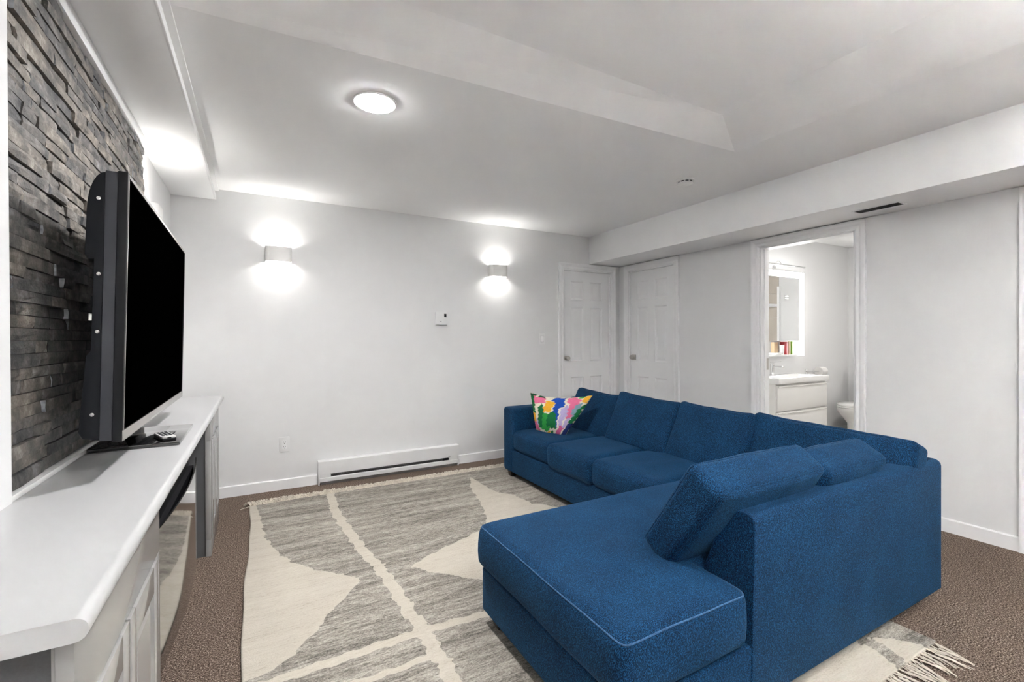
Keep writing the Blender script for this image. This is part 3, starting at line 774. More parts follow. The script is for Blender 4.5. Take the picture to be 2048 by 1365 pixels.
h_path = [(-0.2, 1.86), (0.07, 1.868), (0.27, 1.87), (0.41, 1.878), (0.63, 1.878), (0.89, 1.862), (1.2, 1.85)]
fig = inside(Pw, left_fig) | inside(Pw, right_fig) | inside(Pw, near_fig) | stripe(Pw, v_path, 0.030) | stripe(Pw, h_path, 0.024)
fig |= stripe(Pw, [(0.15, 1.72), (0.45, 1.705), (0.62, 1.72)], 0.016) | stripe(Pw, [(0.0, 1.42), (0.35, 1.35), (1.0, 1.3)], 0.022)
gray_back = stripe(Pw, [(2.16, 1.10), (2.17, 0.98), (2.12, 0.80)], 0.034)
fig &= ~gray_back
figf = fig.astype(np.float32).reshape(ny + 1, nx + 1)
k = (figf + np.roll(figf, 1, 0) + np.roll(figf, -1, 0) + np.roll(figf, 1, 1) + np.roll(figf, -1, 1)) / 5
edge_dx = -0.020 * (1 - (GY - RY0) / (RY1 - RY0)) + 0.006 * np.sin(GY * 4.3) + 0.003 * np.sin(GY * 11)
wl = np.clip(1 - (GX - RX0) / 0.5, 0, 1)
Zr = 0.010 + 0.0012 * np.sin(GX * 5 + GY * 3) + 0.0008 * np.sin(GX * 13 - GY * 7)
VX = GX + edge_dx * wl
verts = [(float(a), float(b_), float(c)) for a, b_, c in zip(VX.ravel(), GY.ravel(), Zr.ravel())]
nv = len(verts); W_ = nx + 1
faces = [(j * W_ + i, j * W_ + i + 1, (j + 1) * W_ + i + 1, (j + 1) * W_ + i) for j in range(ny) for i in range(nx)]
ring = [i for i in range(W_)] + [j * W_ + nx for j in range(1, ny + 1)] + [ny * W_ + i for i in range(nx - 1, -1, -1)] + [j * W_ for j in range(ny - 1, 0, -1)]
for r_ in ring: verts.append((verts[r_][0], verts[r_][1], 0.0006))
n = len(ring)
for i in range(n): faces.append((ring[(i + 1) % n], ring[i], nv + i, nv + (i + 1) % n))
me = bpy.data.meshes.new('area_rug'); me.from_pydata(verts, [], faces); me.update()
me.materials.append(M['rug'])
att = me.attributes.new('figure', 'FLOAT', 'POINT')
vals = np.concatenate([k.ravel(), np.array([k.ravel()[r_] for r_ in ring])]).astype(np.float32)
att.data.foreach_set('value', vals)
me.polygons.foreach_set('use_smooth', [True] * len(me.polygons))
rug = bpy.data.objects.new('area_rug', me); C.objects.link(rug)
tag(rug, 'grey and cream flat-woven wool rug with fringed ends', 'rug')
rf = random.Random(5)
def strand(mb, p, ang, L, r0, curl, zmax):
    pts = []; x, y = p; a = ang; nseg = 6
    for i in range(nseg + 1):
        u = i / nseg
        zz = 0.008 + zmax * math.sin(u * math.pi) * (0.4 + 0.6 * rf.random()) * 0.5 - 0.004 * u
        pts.append((x, y, max(zz, 0.0035)))
        x += L / nseg * math.cos(a); y += L / nseg * math.sin(a); a += rf.uniform(-curl, curl)
    mb.tube(pts, [r0 * (1 - 0.35 * i / nseg) for i in range(nseg + 1)], 5)
mb = MB(); x = RX0
while x < RX1:
    a0 = -math.pi / 2 + rf.uniform(-0.30, 0.45); L = rf.uniform(0.075, 0.125)
    # knotted netting near the weave, then loose tassel ends
    for q in range(3):
        strand(mb, (x + rf.uniform(-0.007, 0.007), RY0 + 0.004), -math.pi / 2 + rf.uniform(-0.5, 0.5), rf.uniform(0.03, 0.05), 0.0019, 0.25, 0.004)
    for q in range(5):
        strand(mb, (x + rf.uniform(-0.006, 0.006), RY0 - 0.030 + rf.uniform(-0.01, 0.02)), a0 + rf.uniform(-0.10, 0.10), L * rf.uniform(0.75, 1.05), 0.0022, 0.10, 0.010)
    x += rf.uniform(0.020, 0.032)
for q in range(2):
    strand(mb, (2.30 - q * 0.16, 0.83 + q * 0.02), math.pi * 0.86, 0.10, 0.0016, 0.05, 0.012)
fo = mb.build('fringe', 'fringe', rug, smooth=True); fo['kind'] = 'stuff'; fo['label'] = 'long knotted cream fringe'
mb = MB(); x = RX0
while x < RX1:
    for q in range(3):
        strand(mb, (x, RY1 - 0.004), math.pi / 2 + rf.uniform(-1.1, 1.1), rf.uniform(0.05, 0.095), 0.0036, 0.6, 0.060)
    x += rf.uniform(0.006, 0.010)
strand(mb, (RX0 + 0.005, RY1 - 0.01), math.pi * 1.05, 0.075, 0.003, 0.1, 0.004)
fo = mb.build('fringe', 'fringe', rug, smooth=True); fo['kind'] = 'stuff'; fo['label'] = 'short curled cream fringe'

# ================================================================== SOFA
def axis_pts(h, r, n):
    a = list(np.linspace(-h, -h + r, 4)); b_ = list(np.linspace(-h + r, h - r, n + 1))[1:-1]; c = list(np.linspace(h - r, h, 4))
    return a + b_ + c
class Soft:
    """rounded box with puffed faces and creased surface; centre at origin"""
    def __init__(s, sx, sy, sz, r, puff=(0, 0, 0), wr=0.003, seed=0, n=(8, 8, 4), deform=None, wscale=6.0):
        s.h = Vector((sx / 2, sy / 2, sz / 2)); s.r = r; s.puff = puff; s.wr = wr; s.seed = seed; s.n = n; s.deform = deform; s.ws = wscale
    def f(s, p):
        h, r = s.h, s.r
        q = Vector([max(-h[i] + r, min(h[i] - r, p[i])) for i in range(3)])
        d = Vector(p) - q
        out = q + d.normalized() * r if d.length > 1e-9 else Vector(p)
        u = [p[i] / h[i] for i in range(3)]
        g = [max(0.0, 1 - u[i] ** 2) for i in range(3)]
        for i in range(3):
            j, k_ = (i + 1) % 3, (i + 2) % 3
            out[i] += s.puff[i] * u[i] * math.sqrt(g[j] * g[k_]) if s.puff[i] else 0
        nv_ = mnoise.noise_vector(Vector((out.x * s.ws, out.y * s.ws, out.z * s.ws)) + Vector((s.seed * 7.1, s.seed * 3.3, 0)))
        n2 = mnoise.noise_vector(Vector((out.x * s.ws * 3.1, out.y * s.ws * 3.1, out.z * s.ws * 3.1)) + Vector((s.seed * 2.1, 5, s.seed)))
        out += nv_ * s.wr + n2 * s.wr * 0.35
        return s.deform(out) if s.deform else out
    def mesh(s):
        ax = [axis_pts(s.h[i], s.r, s.n[i]) for i in range(3)]
        mb = MB()
        for i in range(3):
            j, k_ = (i + 1) % 3, (i + 2) % 3
            for sg in (-1, 1):
                vs = []
                for a in ax[j]:
                    for b_ in ax[k_]:
                        p = [0, 0, 0]; p[i] = sg * s.h[i]; p[j] = a; p[k_] = b_
                        vs.append(s.f(p))
                A, B = len(ax[j]), len(ax[k_]); fs = []
                for a in range(A - 1):
                    for b_ in range(B - 1):
                        q = (a * B + b_, (a + 1) * B + b_, (a + 1) * B + b_ + 1, a * B + b_ + 1)
                        fs.append(q if sg > 0 else q[::-1])
                mb.add(vs, fs)
        return mb
    def seam(s, i, sg, tube_r=0.0026, sub=26, closed=True, sides=(0, 1, 2, 3)):
        """tube round the edge loop of face (axis i, sign sg)"""
        j, k_ = (i + 1) % 3, (i + 2) % 3
        loop = []
        cs = [(-1, -1), (1, -1), (1, 1), (-1, 1)]
        for q in range(4):
            a, b_ = cs[q], cs[(q + 1) % 4]
            for t_ in range(sub):
                u = t_ / sub
                p = [0, 0, 0]; p[i] = sg * s.h[i]
                p[j] = (a[0] + (b_[0] - a[0]) * u) * s.h[j]; p[k_] = (a[1] + (b_[1] - a[1]) * u) * s.h[k_]
                loop.append(s.f(p))
        return MB().tube(loop, tube_r, 6, closed=True)

SOFA = thing('sectional_sofa', 'navy blue woven corner sofa with a chaise end', 'sofa', (0, 0, 0))
SX1 = 2.808; SY0 = 0.915; SY1 = 3.712; SXF = 1.955; CX0 = 0.850; CY1 = 1.822
# bases
MB().box(SXF, SX1 - 0.02, CY1 - 0.2, SY1 - 0.02, 0.062, 0.262).build('base', 'sofa', SOFA, bevel=0.012, segs=3)
MB().box(CX0, SX1 - 0.02, SY0 + 0.004, CY1, 0.062, 0.252).build('chaise_base', 'sofa', SOFA, bevel=0.012, segs=3)
# backs: vertical outer face, sloping inner face, rounded top
def back_profile(out, inn_low, inn_top, ztop, r=0.03):
    s = 1 if inn_low > out else -1
    pts = [(out, 0.062), (inn_low, 0.062), (inn_low, 0.40)]
    for k in range(5):
        a = math.radians(90 * k / 4); pts.append((inn_top - s * r + s * r * math.cos(a), ztop - r + r * math.sin(a)))
    for k in range(5):
        a = math.radians(90 + 90 * k / 4); pts.append((out + s * r + s * r * math.cos(a), ztop - r + r * math.sin(a)))
    return pts
BT = 0.668
MB().prism(back_profile(SX1, SX1 - 0.20, SX1 - 0.115, BT), 'y', SY0 + 0.02, SY1 - 0.01).build('back_frame', 'sofa', SOFA, bevel=0.008, segs=3)
rp = MB(); prf = back_profile(SY0, SY0 + 0.195, SY0 + 0.115, BT); n = len(prf)
xs = [1.375, 1.40, 1.7, 2.1, 2.5, 2.78, SX1]
vs = []
for x in xs:
    for u, z_ in prf:
        vs.append((x if x > 1.39 else x + 0.02 * max(0, (z_ - 0.43) / 0.23), u, z_))
fs = [tuple(range(n - 1, -1, -1)), tuple(range(len(vs) - n, len(vs)))]
for a in range(len(xs) - 1):
    for i in range(n): fs.append((a*n + i, a*n + (i+1) % n, (a+1)*n + (i+1) % n, (a+1)*n + i))
rp.add(vs, fs).build('back_frame', 'sofa', SOFA, bevel=0.010, segs=3)
# arm at the far end
arm = MB().box(SXF - 0.004, SX1 - 0.03, SY1 - 0.180, SY1, 0.062, 0.628)
arm.build('arm', 'sofa', SOFA, bevel=0.028, segs=4)
# legs
for x, y, z0 in ((SXF + 0.045, SY1 - 0.085, 0.0120), (CX0 + 0.055, CY1 - 0.075, 0.0120), (CX0 + 0.06, SY0 + 0.08, 0.0120), (SX1 - 0.085, SY0 + 0.075, 0.0005), (SX1 - 0.085, SY1 - 0.085, 0.0005), (SX1 - 0.085, 2.3, 0.0005)):
    vs = []
    for zz, hh in ((z0, 0.024), (0.066, 0.033)):
        vs += [(x - hh, y - hh, zz), (x + hh, y - hh, zz), (x + hh, y + hh, zz), (x - hh, y + hh, zz)]
    MB().add(vs, [(0, 3, 2, 1), (4, 5, 6, 7), (0, 1, 5, 4), (1, 2, 6, 5), (2, 3, 7, 6), (3, 0, 4, 7)]).build('leg', 'wood', SOFA, bevel=0.002)
# seat cushions of the long side
yb = [CY1 + 0.006, 2.430, 2.958, SY1 - 0.182]
for k_ in range(3):
    y0, y1 = yb[k_], yb[k_ + 1]
    fx = SXF - (0.022, 0.030, 0.006)[k_]
    sx = 2.63 - fx
    cu = Soft(sx, y1 - y0 + 0.004, 0.172 + 0.008 * (k_ != 2), 0.042, (0.010, 0.004, 0.020), 0.005, k_ + 1, (12, 12, 4))
    o = cu.mesh().build('seat_cushion', 'sofa', SOFA, smooth=True, doubles=1e-5, angle=180)
    o.location = (fx + sx / 2, (y0 + y1) / 2, 0.262 + 0.087)
    s_ = cu.seam(2, 1, 0.0022).build('piping', 'sofa', o, smooth=True)
# chaise cushion: one long L-shaped pad
def L_cushion():
    gx = [0.832, 0.90, 1.0, 1.1, 1.2, 1.29, 1.362, 1.45, 1.6, 1.8, 2.0, 2.2, 2.4, 2.60]
    gy = [0.908, 0.98, 1.04, 1.095, 1.2, 1.3, 1.4, 1.5, 1.6, 1.74, 1.830]
    z0, z1 = 0.256, 0.446
    keep = lambda i, j: not (gx[i] >= 1.36 and gy[j] < 1.09)
    idx = {}; mb = MB()
    def V(i, j, t_):
        if (i, j, t_) not in idx: idx[(i, j, t_)] = len(mb.v); mb.v.append((gx[i], gy[j], z1 if t_ else z0))
        return idx[(i, j, t_)]
    nxx, nyy = len(gx) - 1, len(gy) - 1
    for i in range(nxx):
        for j in range(nyy):
            if not keep(i, j): continue
            mb.f.append((V(i, j, 1), V(i + 1, j, 1), V(i + 1, j + 1, 1), V(i, j + 1, 1)))
            mb.f.append((V(i, j, 0), V(i, j + 1, 0), V(i + 1, j + 1, 0), V(i + 1, j, 0)))
            for (di, dj, e) in ((-1, 0, ((i, j + 1), (i, j))), (1, 0, ((i + 1, j), (i + 1, j + 1))), (0, -1, ((i, j), (i + 1, j))), (0, 1, ((i + 1, j + 1), (i, j + 1)))):
                a, b_ = i + di, j + dj
                if a < 0 or b_ < 0 or a >= nxx or b_ >= nyy or not keep(a, b_):
                    (p, q), (r_, s_) = e
                    mb.f.append((V(p, q, 0), V(r_, s_, 0), V(r_, s_, 1), V(p, q, 1)))
    return mb
o = L_cushion().build('chaise_cushion', 'sofa', SOFA, bevel=0.040, segs=5, angle=180)
sub = bmesh.new(); sub.from_mesh(o.data)
big_e = [e for e in sub.edges if e.calc_length() > 0.055]
bmesh.ops.subdivide_edges(sub, edges=big_e, cuts=2, use_grid_fill=True)
for v in sub.verts:
    u = max(0, min(1, (v.co.x - 0.832) / 1.8)); w_ = max(0, min(1, (v.co.y - 0.908) / 0.92))
    if v.co.z > 0.30:
        v.co.z += 0.012 * (4 * w_ * (1 - w_)) * min(1, 6 * u) * (v.co.z - 0.30) / 0.14
    out = max(0, 1 - ((v.co.z - 0.345) / 0.09) ** 2)
    if v.co.x < 0.86: v.co.x -= 0.010 * out
    if v.co.y < 0.935: v.co.y -= 0.006 * out
    v.co += mnoise.noise_vector(v.co * 5) * 0.0035
sub.to_mesh(o.data); sub.free()
for p_ in o.data.polygons: p_.use_smooth = True
from mathutils.bvhtree import BVHTree
_bm = bmesh.new(); _bm.from_mesh(o.data); tree = BVHTree.FromBMesh(_bm)
pts = []
corners = [(2.0, 1.84), (0.852, 1.84), (0.825, 1.815), (0.818, 0.93), (0.84, 0.895), (1.35, 0.895), (1.372, 0.925), (1.372, 1.08)]
for (a, b_), (c, d) in zip(corners[:-1], corners[1:]):
    L = max(2, int(math.hypot(c - a, d - b_) / 0.025))
    for i in range(L):
        q = Vector((a + (c - a) * i / L, b_ + (d - b_) * i / L, 0.448))
        hit = tree.find_nearest(q)
        pts.append(hit[0] + hit[1] * 0.0012)
_bm.free()
MB().tube(pts, 0.0026, 6).build('piping', 'piping', o, smooth=True)

# loose back cushions
def back_cushion(label, size, loc, rot, seed, puff=(0.035, 0.006, 0.006), wr=0.008, deform=None, r=0.030):
    cu = Soft(size[0], size[1], size[2], r, puff, wr, seed, (6, 16, 14), deform, 5.0)
    o = cu.mesh().build('back_cushion', 'sofa', smooth=True, doubles=1e-5, angle=180)
    o.location = loc; o.rotation_euler = rot
    tag(o, label, 'cushion', 'loose navy back cushions on the sofa')
    for sg in (-1, 1): cu.seam(0, sg, 0.0032, 30).build('piping', 'sofa', o, smooth=True)
    return o
def sag(amount, width, peak=0.0):
    """top edge sinks towards one side, corners stay up"""
    def d(p):
        u = p.y / (width / 2)
        k_ = max(0, p.z / 0.2)
        p.z += k_ * (peak * abs(u) ** 3 + amount * u)
        return p
    return d
R_ = math.radians
back_cushion('navy back cushion at the far end behind the bright pillow', (0.14, 0.590, 0.395), (2.585, 3.160, 0.570), (0, R_(24), 0), 21, deform=sag(0.010, 0.59, 0.014))
back_cushion('navy back cushion second from the sofa arm', (0.15, 0.610, 0.405), (2.565, 2.560, 0.585), (R_(1), R_(25), R_(2)), 22, deform=sag(0.008, 0.61, 0.012))
back_cushion('navy back cushion third from the sofa arm with a folded top', (0.15, 0.570, 0.400), (2.575, 1.985, 0.580), (R_(-1), R_(24), R_(-2)), 23, deform=sag(0.012, 0.57, 0.018))
back_cushion('long navy back cushion in the corner by the doorway', (0.14, 0.800, 0.365), (2.605, 1.330, 0.588), (R_(0.5), R_(21), R_(-2)), 24, deform=sag(0.010, 0.80, 0.008))
# cushions leaning on the return (their thickness runs along the room depth)
back_cushion('navy cushion slumped over the near sofa back above the chaise', (0.140, 0.635, 0.405), (1.590, 1.120, 0.616), (0, R_(34), R_(-90)), 25, (0.022, 0.004, 0.006), 0.006, None, 0.026)
back_cushion('navy cushion tucked behind the slumped one in the sofa corner', (0.14, 0.470, 0.370), (2.140, 1.100, 0.602), (0, R_(30), R_(-90)), 26, (0.022, 0.004, 0.006), 0.006, None, 0.026)

# bright printed throw pillow
PAL = {'g': (0.010, 0.170, 0.050), 'G': (0.030, 0.340, 0.060), 'p': (0.780, 0.170, 0.310), 'y': (0.860, 0.440, 0.035), 'b': (0.010, 0.075, 0.420), 'l': (0.480, 0.400, 0.640), 't': (0.230, 0.370, 0.450), 'c': (0.800, 0.740, 0.600), 'k': (0.015, 0.080, 0.035), 'm': (0.620, 0.120, 0.270), 'n': (0.015, 0.030, 0.140)}
# brush strokes, drawn in the pillow's own square (0..1, v up)
STROKES = [('g', [(0, 0.5), (0.09, 0.45), (0.10, 1), (0, 1)]), ('k', [(0, 0.93), (0.12, 0.93), (0.12, 1), (0, 1)]),
 ('y', [(0.0, 0.25), (0.09, 0.22), (0.09, 0.44), (0.0, 0.5)]), ('p', [(0.0, 0.05), (0.20, 0.02), (0.13, 0.24), (0.0, 0.26)]),
 ('l', [(0.10, 0.20), (0.20, 0.16), (0.18, 0.34), (0.10, 0.34)]),
 ('p', [(0.08, 0.74), (0.30, 0.78), (0.30, 0.95), (0.08, 0.94)]), ('k', [(0.16, 0.94), (0.30, 0.95), (0.24, 1), (0.15, 1)]),
 ('y', [(0.28, 0.52), (0.47, 0.55), (0.46, 0.85), (0.31, 0.84)]),
 ('b', [(0.38, 0.86), (0.45, 0.99), (0.60, 0.98), (0.66, 0.72), (0.60, 0.62), (0.68, 0.20), (0.56, 0.20), (0.50, 0.60), (0.46, 0.86)]),
 ('g', [(0.14, 0.24), (0.17, 0.62), (0.24, 0.76), (0.30, 0.60), (0.30, 0.10), (0.18, 0.12)]),
 ('G', [(0.26, 0.10), (0.28, 0.50), (0.44, 0.50), (0.46, 0.10)]),
 ('g', [(0.40, 0.16), (0.40, 0.50), (0.54, 0.56), (0.64, 0.30), (0.66, 0.16)]), ('G', [(0.34, 0.06), (0.50, 0.10), (0.50, 0.20), (0.34, 0.16)]),
 ('p', [(0.64, 0.99), (0.70, 0.80), (0.86, 0.72), (0.90, 0.88), (0.80, 0.98)]), ('p', [(0.72, 0.84), (0.80, 0.40), (0.88, 0.40), (0.86, 0.80)]),
 ('l', [(0.64, 0.62), (0.70, 0.78), (0.78, 0.60), (0.78, 0.22), (0.70, 0.24)]), ('t', [(0.84, 0.76), (0.92, 0.82), (0.96, 0.66), (0.90, 0.42), (0.85, 0.55)]),
 ('m', [(0.66, 0.0), (0.80, 0.0), (0.86, 0.24), (0.74, 0.24)]), ('l', [(0.80, 0.20), (0.88, 0.18), (0.90, 0.42), (0.82, 0.42)]),
 ('g', [(0.90, 0.10), (1.0, 0.3), (1.0, 0.78), (0.94, 0.74), (0.90, 0.40)]), ('n', [(0.86, 0.0), (1.0, 0.0), (1.0, 0.3), (0.90, 0.30)]),
 ('y', [(0.90, 0.86), (1.0, 0.80), (1.0, 1.0), (0.90, 1.0)]), ('G', [(0.82, 0.96), (0.89, 0.94), (0.89, 1.0), (0.80, 1.0)]),
 ('y', [(0.40, 0.0), (0.52, 0.0), (0.52, 0.09), (0.42, 0.06)]), ('g', [(0.54, 0.02), (0.62, 0.02), (0.60, 0.12), (0.53, 0.10)]),
 ('k', [(0.24, 0.0), (0.36, 0.0), (0.34, 0.05)])]
def throw_pillow():
    n = 72
    TL, TR, BL, BR = Vector((2.085, 3.455, 0.768)), Vector((2.405, 2.985, 0.775)), Vector((2.105, 3.385, 0.452)), Vector((2.215, 3.105, 0.443))
    u = np.linspace(0, 1, n + 1); UU, VV = np.meshgrid(u, u)
    Q = np.stack([UU.ravel(), VV.ravel()], 1)
    Qw = Q + 0.010 * np.stack([np.sin(Q[:, 1] * 61) + np.sin(Q[:, 1] * 23), np.sin(Q[:, 0] * 47 + 1)], 1)
    col = np.tile(np.array(PAL['c']), (len(Q), 1))
    for c, poly in STROKES: col[inside(Qw, poly)] = PAL[c]
    nrm = ((TR - TL).cross(BL - TL)).normalized()
    if nrm.x > 0: nrm = -nrm
    vs = []; cols = []
    for side in (1, -1):
        for (uu, vv), cc in zip(Q, col):
            a = BL.lerp(BR, uu); b_ = TL.lerp(TR, uu); p = a.lerp(b_, vv)
            bulge = (max(0, 4 * uu * (1 - uu)) * max(0, 4 * vv * (1 - vv))) ** 0.55
            edge_pull = 0.018 * (4 * uu * (1 - uu)) * (1 if vv > 0.97 else 0)
            p = p + nrm * (0.085 * bulge * side * (1.0 - 0.35 * vv))
            p.z += -0.032 * (4 * uu * (1 - uu)) * max(0, (vv - 0.5) * 2) ** 2 - 0.018 * (4 * uu * (1 - uu)) * max(0, (0.5 - vv) * 2) ** 2
            p += mnoise.noise_vector(p * 11) * 0.007
            vs.append(p); cols.append(cc)
    N1 = (n + 1) ** 2; fs = []
    for s_ in (0, 1):
        for j in range(n):
            for i in range(n):
                q = (s_*N1 + j*(n+1) + i, s_*N1 + j*(n+1) + i + 1, s_*N1 + (j+1)*(n+1) + i + 1, s_*N1 + (j+1)*(n+1) + i)
                fs.append(q if s_ == 0 else q[::-1])
    me = bpy.data.meshes.new('throw_pillow'); me.from_pydata([tuple(p) for p in vs], [], fs); me.update()
    ca = me.color_attributes.new('print', 'FLOAT_COLOR', 'POINT')
    ca.data.foreach_set('color', np.concatenate([np.array(cols, np.float32), np.ones((len(cols), 1), np.float32)], 1).ravel())
    me.materials.append(M['print'])
    bm = bmesh.new(); bm.from_mesh(me); bmesh.ops.remove_doubles(bm, verts=bm.verts, dist=1e-5); bmesh.ops.recalc_face_normals(bm, faces=bm.faces); bm.to_mesh(me); bm.free()
    for p_ in me.polygons: p_.use_smooth = True
    o = bpy.data.objects.new('throw_pillow', me); C.objects.link(o)
    return tag(o, 'multicoloured brush-stroke printed throw pillow on the sofa', 'pillow')
throw_pillow()

# ================================================================== BATHROOM
VX0, VX1, VY0, VY1 = 4.60, 5.545, 2.775, BYb
t = thing('vanity_cabinet', 'white two-drawer bathroom vanity seen through the doorway', 'vanity', (0, 0, 0))
box(VX0 + 0.005, VX1 - 0.012, VY0 + 0.025, VY1 - 0.002, 0.002, 0.765).build('body', 'vanity', t, bevel=0.002)
for za, zb in ((0.10, 0.475), (0.487, 0.750)):
    d = box(VX0 + 0.010, VX1 - 0.016, VY0 + 0.006, VY0 + 0.024, za, zb).build('drawer', 'vanity', t, bevel=0.002)
    MB().prism([(VY0 + 0.006, zb - 0.022), (VY0 - 0.003, zb - 0.016), (VY0 - 0.003, zb - 0.004), (VY0 + 0.006, zb - 0.002)], 'x', VX0 + 0.02, VX1 - 0.026).build('finger_pull', 'vanity', d)
t = thing('washbasin', 'white washbasin top on the bathroom vanity', 'washbasin', (0, 0, 0))
bs = MB(); z1 = 0.825; z0 = 0.768
rim = rrect(VX0, VX1, VY0 - 0.012, VY1 - 0.002, 0.012, 3); inn = rrect(VX0 + 0.10, VX1 - 0.10, VY0 + 0.035, VY1 - 0.12, 0.05, 3)
bot = rrect(VX0 + 0.14, VX1 - 0.14, VY0 + 0.07, VY1 - 0.15, 0.05, 3); n = len(rim)
vs = [(x, y, z0) for x, y in rim] + [(x, y, z1) for x, y in rim] + [(x, y, z1) for x, y in inn] + [(x, y, z1 - 0.045) for x, y in bot]
fs = [tuple(range(n - 1, -1, -1))] + [(k*n + i, k*n + (i+1) % n, (k+1)*n + (i+1) % n, (k+1)*n + i) for k in range(3) for i in range(n)] + [tuple(range(3*n, 4*n))]
bs.add(vs, fs).build('basin', 'porcelain', t, bevel=0.003)
MB().lathe([(0, z1 - 0.0445), (0.022, z1 - 0.0445), (0.022, z1 - 0.041), (0, z1 - 0.040)], 'z', ((VX0 + VX1) / 2, 2.90, 0), 16).build('drain', 'chrome', t)
t = thing('faucet', 'chrome single-lever faucet on the washbasin', 'faucet', (5.02, VY1 - 0.07, 0.825))
MB().lathe([(0, 0), (0.024, 0), (0.024, 0.004), (0.020, 0.008), (0.020, 0.13), (0.0, 0.132)], 'z', seg=20).build('body', 'chrome', t, smooth=True)
box(-0.013, 0.013, -0.13, 0.0, 0.085, 0.105).build('spout', 'chrome', t, bevel=0.004)
MB().prism([(0.02, 0.134), (-0.10, 0.150), (-0.10, 0.157), (0.02, 0.146)], 'x', -0.010, 0.010).build('lever', 'chrome', t)
t = thing('mirror_cabinet', 'mirror cabinet with a glowing white frame above the vanity', 'mirror', (0, 0, 0))
MX0, MX1, MZ0, MZ1, MD = 4.72, 5.52, 1.035, 1.985, 0.13
yf = BYb - MD
mb = MB()
mb.box(MX0, MX1, yf, BYb - 0.001, MZ0, MZ0 + 0.015).box(MX0, MX1, yf, BYb - 0.001, MZ1 - 0.015, MZ1).box(MX1 - 0.015, MX1, yf, BYb - 0.001, MZ0, MZ1).box(MX0, MX0 + 0.015, yf, BYb - 0.001, MZ0, MZ1).box(MX0, MX1, BYb - 0.012, BYb - 0.001, MZ0, MZ1)
mb.box(MX0, MX1, yf, BYb - 0.001, 1.205, 1.217)
mb.build('case', 'plastic', t)
mz = 1.205
box(MX0 + 0.09, MX1 - 0.09, yf - 0.008, yf - 0.001, mz, MZ1 - 0.065).build('mirror_pane', 'mirror', t)
fr = MB(); fr.box(MX1 - 0.09, MX1, yf - 0.008, yf - 0.0005, MZ0, MZ1).box(MX0, MX0 + 0.09, yf - 0.008, yf - 0.0005, MZ0, MZ1).box(MX0 + 0.09, MX1 - 0.09, yf - 0.008, yf - 0.0005, MZ1 - 0.065, MZ1)
o = fr.build('lit_frame', 'mirror_led', t); o['label'] = 'glowing frame'
# items on the open shelf of the mirror cabinet
sz = MZ0 + 0.0155
def item(name, label, cat, mb, mat):
    return tag(mb.build(name, mat, bevel=0.002), label, cat)
item('red_packet', 'red packet on the mirror cabinet shelf', 'packet', box(5.20, 5.275, BYb - 0.10, BYb - 0.05, sz, sz + 0.145), 'red')
item('green_packet', 'green packet on the mirror cabinet shelf', 'packet', box(5.345, 5.375, BYb - 0.10, BYb - 0.05, sz, sz + 0.150), 'green')
item('slim_box', 'slim beige box between red and green packets', 'box', box(5.29, 5.32, BYb - 0.10, BYb - 0.05, sz, sz + 0.148), 'beige')
item('carton', 'tan carton left of the red packet', 'box', box(5.06, 5.13, BYb - 0.07, BYb - 0.03, sz, sz + 0.140), 'beige')
o = MB().lathe([(0, 0), (0.05, 0), (0.075, 0.018), (0.078, 0.024), (0.072, 0.022), (0.045, 0.006), (0, 0.006)], 'z', (5.04, BYb - 0.095, sz + 0.0005), 24).build('soap_dish', 'porcelain', smooth=True); tag(o, 'small white dish on the mirror cabinet shelf', 'dish')
o = MB().lathe([(0, 0), (0.022, 0), (0.027, 0.11), (0.025, 0.11), (0.020, 0.004), (0, 0.004)], 'z', (5.165, BYb - 0.09, sz), 20).build('tumbler', 'porcelain', smooth=True); tag(o, 'white tumbler beside the red packet', 'cup')
t = thing('mirror_light', 'slim chrome light bar above the mirror cabinet', 'wall light', (5.10, BYb, 2.06))
mb = MB(); mb.tube([(-0.35, -0.10, 0.0), (0.50, -0.10, 0.0)], 0.011, 12); mb.build('bar', 'chrome', t, smooth=True)
mb = MB(); mb.tube([(0.06, -0.001, -0.02)] + [(0.06, -0.001 - 0.1 * k / 6, -0.02 + 0.06 * math.sin(math.pi * k / 6) + 0.02 * k / 6) for k in range(1, 7)], 0.005, 8); mb.build('arm', 'chrome', t, smooth=True)
MB().lathe([(0, -0.001), (0.03, -0.001), (0.03, -0.012), (0, -0.012)], 'y', (0.06, 0, -0.02), 20).build('wall_plate', 'chrome', t)
t = thing('toilet_paper_holder', 'chrome toilet paper holder right of the vanity', 'holder', (5.95, BYb, 0.83))
MB().lathe([(0, -0.001), (0.028, -0.001), (0.028, -0.010), (0.010, -0.014), (0.010, -0.075), (0, -0.075)], 'y', (-0.14, 0, 0), 20).build('wall_mount', 'chrome', t, smooth=True)
mb = MB(); mb.tube([(-0.15, -0.065, 0), (0.14, -0.065, 0)], 0.009, 10); mb.build('bar', 'chrome', t, smooth=True)
o = MB().lathe([(0.012, -0.055), (0.052, -0.055), (0.052, 0.055), (0.012, 0.055)], 'x', (6.02, BYb - 0.065, 0.83), 24).build('toilet_roll', 'paper', smooth=True, angle=40); tag(o, 'white toilet roll on the chrome holder', 'toilet roll')
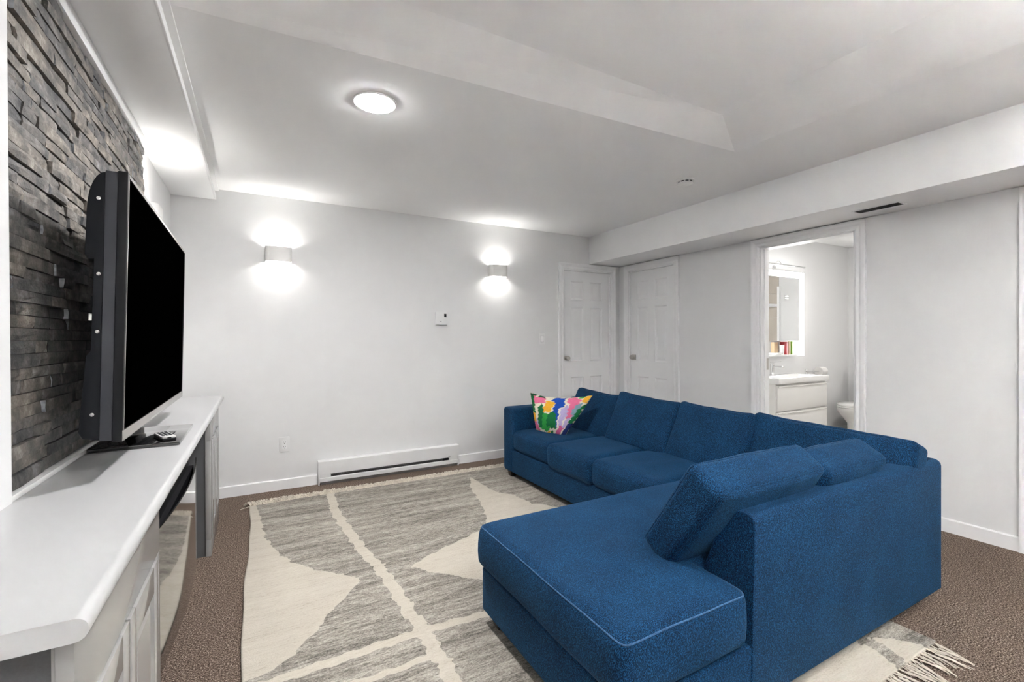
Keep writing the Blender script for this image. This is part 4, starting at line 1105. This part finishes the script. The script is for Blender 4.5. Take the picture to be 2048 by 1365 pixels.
# toilet, facing the doorway side of the room
t = thing('toilet', 'white toilet partly hidden by the doorway', 'toilet', (6.42, 2.86, 0.0))
def ell(cx, a, bb, z_, n=28, front=1.0):
    return [(cx + (a * front if math.cos(2 * math.pi * k / n) < 0 else a) * math.cos(2 * math.pi * k / n), bb * math.sin(2 * math.pi * k / n), z_) for k in range(n)]
rings = [ell(0.02, 0.23, 0.115, 0.002), ell(0.02, 0.22, 0.105, 0.10), ell(0.02, 0.215, 0.11, 0.20), ell(0.0, 0.27, 0.15, 0.28), ell(-0.02, 0.325, 0.18, 0.345), ell(-0.03, 0.335, 0.185, 0.39), ell(-0.03, 0.335, 0.185, 0.402)]
vs = [p for r_ in rings for p in r_]; n = 28
fs = [tuple(range(n - 1, -1, -1)), tuple(range(len(vs) - n, len(vs)))] + [(k*n + i, k*n + (i+1) % n, (k+1)*n + (i+1) % n, (k+1)*n + i) for k in range(len(rings) - 1) for i in range(n)]
MB().add(vs, fs).build('bowl', 'porcelain', t, smooth=True, angle=50)
for za, zb, a in ((0.405, 0.420, 0.335), (0.423, 0.445, 0.330)):
    r1_, r2_ = ell(-0.03, a, 0.183, za), ell(-0.03, a, 0.183, zb)
    MB().add(r1_ + r2_, [tuple(range(n - 1, -1, -1)), tuple(range(n, 2 * n))] + [(i, (i+1) % n, n + (i+1) % n, n + i) for i in range(n)]).build('seat' if za < 0.41 else 'lid', 'porcelain', t, bevel=0.005)
MB().box(0.23, 0.375, -0.17, 0.17, 0.40, 0.76).build('tank', 'porcelain', t, bevel=0.015, segs=3)
MB().box(0.225, 0.378, -0.175, 0.175, 0.76, 0.79).build('tank_lid', 'porcelain', t, bevel=0.008)
MB().box(0.15, 0.375, -0.12, 0.12, 0.002, 0.40).build('rear_foot', 'porcelain', t, bevel=0.01)
# shower corner opposite the mirror, seen in its glass
t = thing('shower_enclosure', 'tiled shower corner reflected in the bathroom mirror', 'shower', (0, 0, 0))
for j in range(6):
    for i in range(2):
        box(BX1 - 0.012, BX1 - 0.001, 0.77 + i * 0.6, 0.77 + i * 0.6 + 0.594, 0.10 + j * 0.36, 0.10 + j * 0.36 + 0.355).build('tile', 'tile', t)
box(5.85, BX1 - 0.013, 0.77, 1.965, 0.002, 0.10).build('shower_tray', 'porcelain', t, bevel=0.01)
box(BX1 - 0.05, BX1 - 0.001, 1.965, 1.995, 0.10, 2.0).build('frame_post', 'trim', t)
box(5.85, 5.88, 1.94, 1.97, 0.10, 1.75).build('frame_post', 'trim', t)
box(BX1 - 0.05, BX1 - 0.02, 0.77, 1.965, 1.70, 1.74).build('rail', 'trim', t)
box(5.85, BX1 - 0.02, 1.94, 1.965, 1.71, 1.74).build('rail', 'trim', t)
t = thing('towel_hook', 'chrome double hook reflected in the bathroom mirror', 'hook', (BX1, 2.08, 1.83))
box(-0.008, -0.0005, -0.03, 0.03, -0.035, 0.035).build('back_plate', 'chrome', t)
for dz in (-0.015, 0.015):
    MB().tube([(-0.006, 0, dz), (-0.045, 0, dz), (-0.055, 0, dz + 0.012)], 0.006, 8).build('hook', 'chrome', t)
t = thing('ceiling_light', 'round ceiling light of the bathroom', 'ceiling light', (5.2, 2.1, 2.42), group='round bathroom ceiling light')
MB().lathe([(0.0, 0.0), (0.095, 0.0), (0.095, -0.02), (0.0, -0.02)], 'z', seg=40).build('trim_ring', 'trim', t)
glow_side(MB().lathe([(0.0, -0.02), (0.08, -0.02), (0.075, -0.030), (0.0, -0.034)], 'z', seg=24).build('lens', 'bath_led', t), (0, 0, -1))
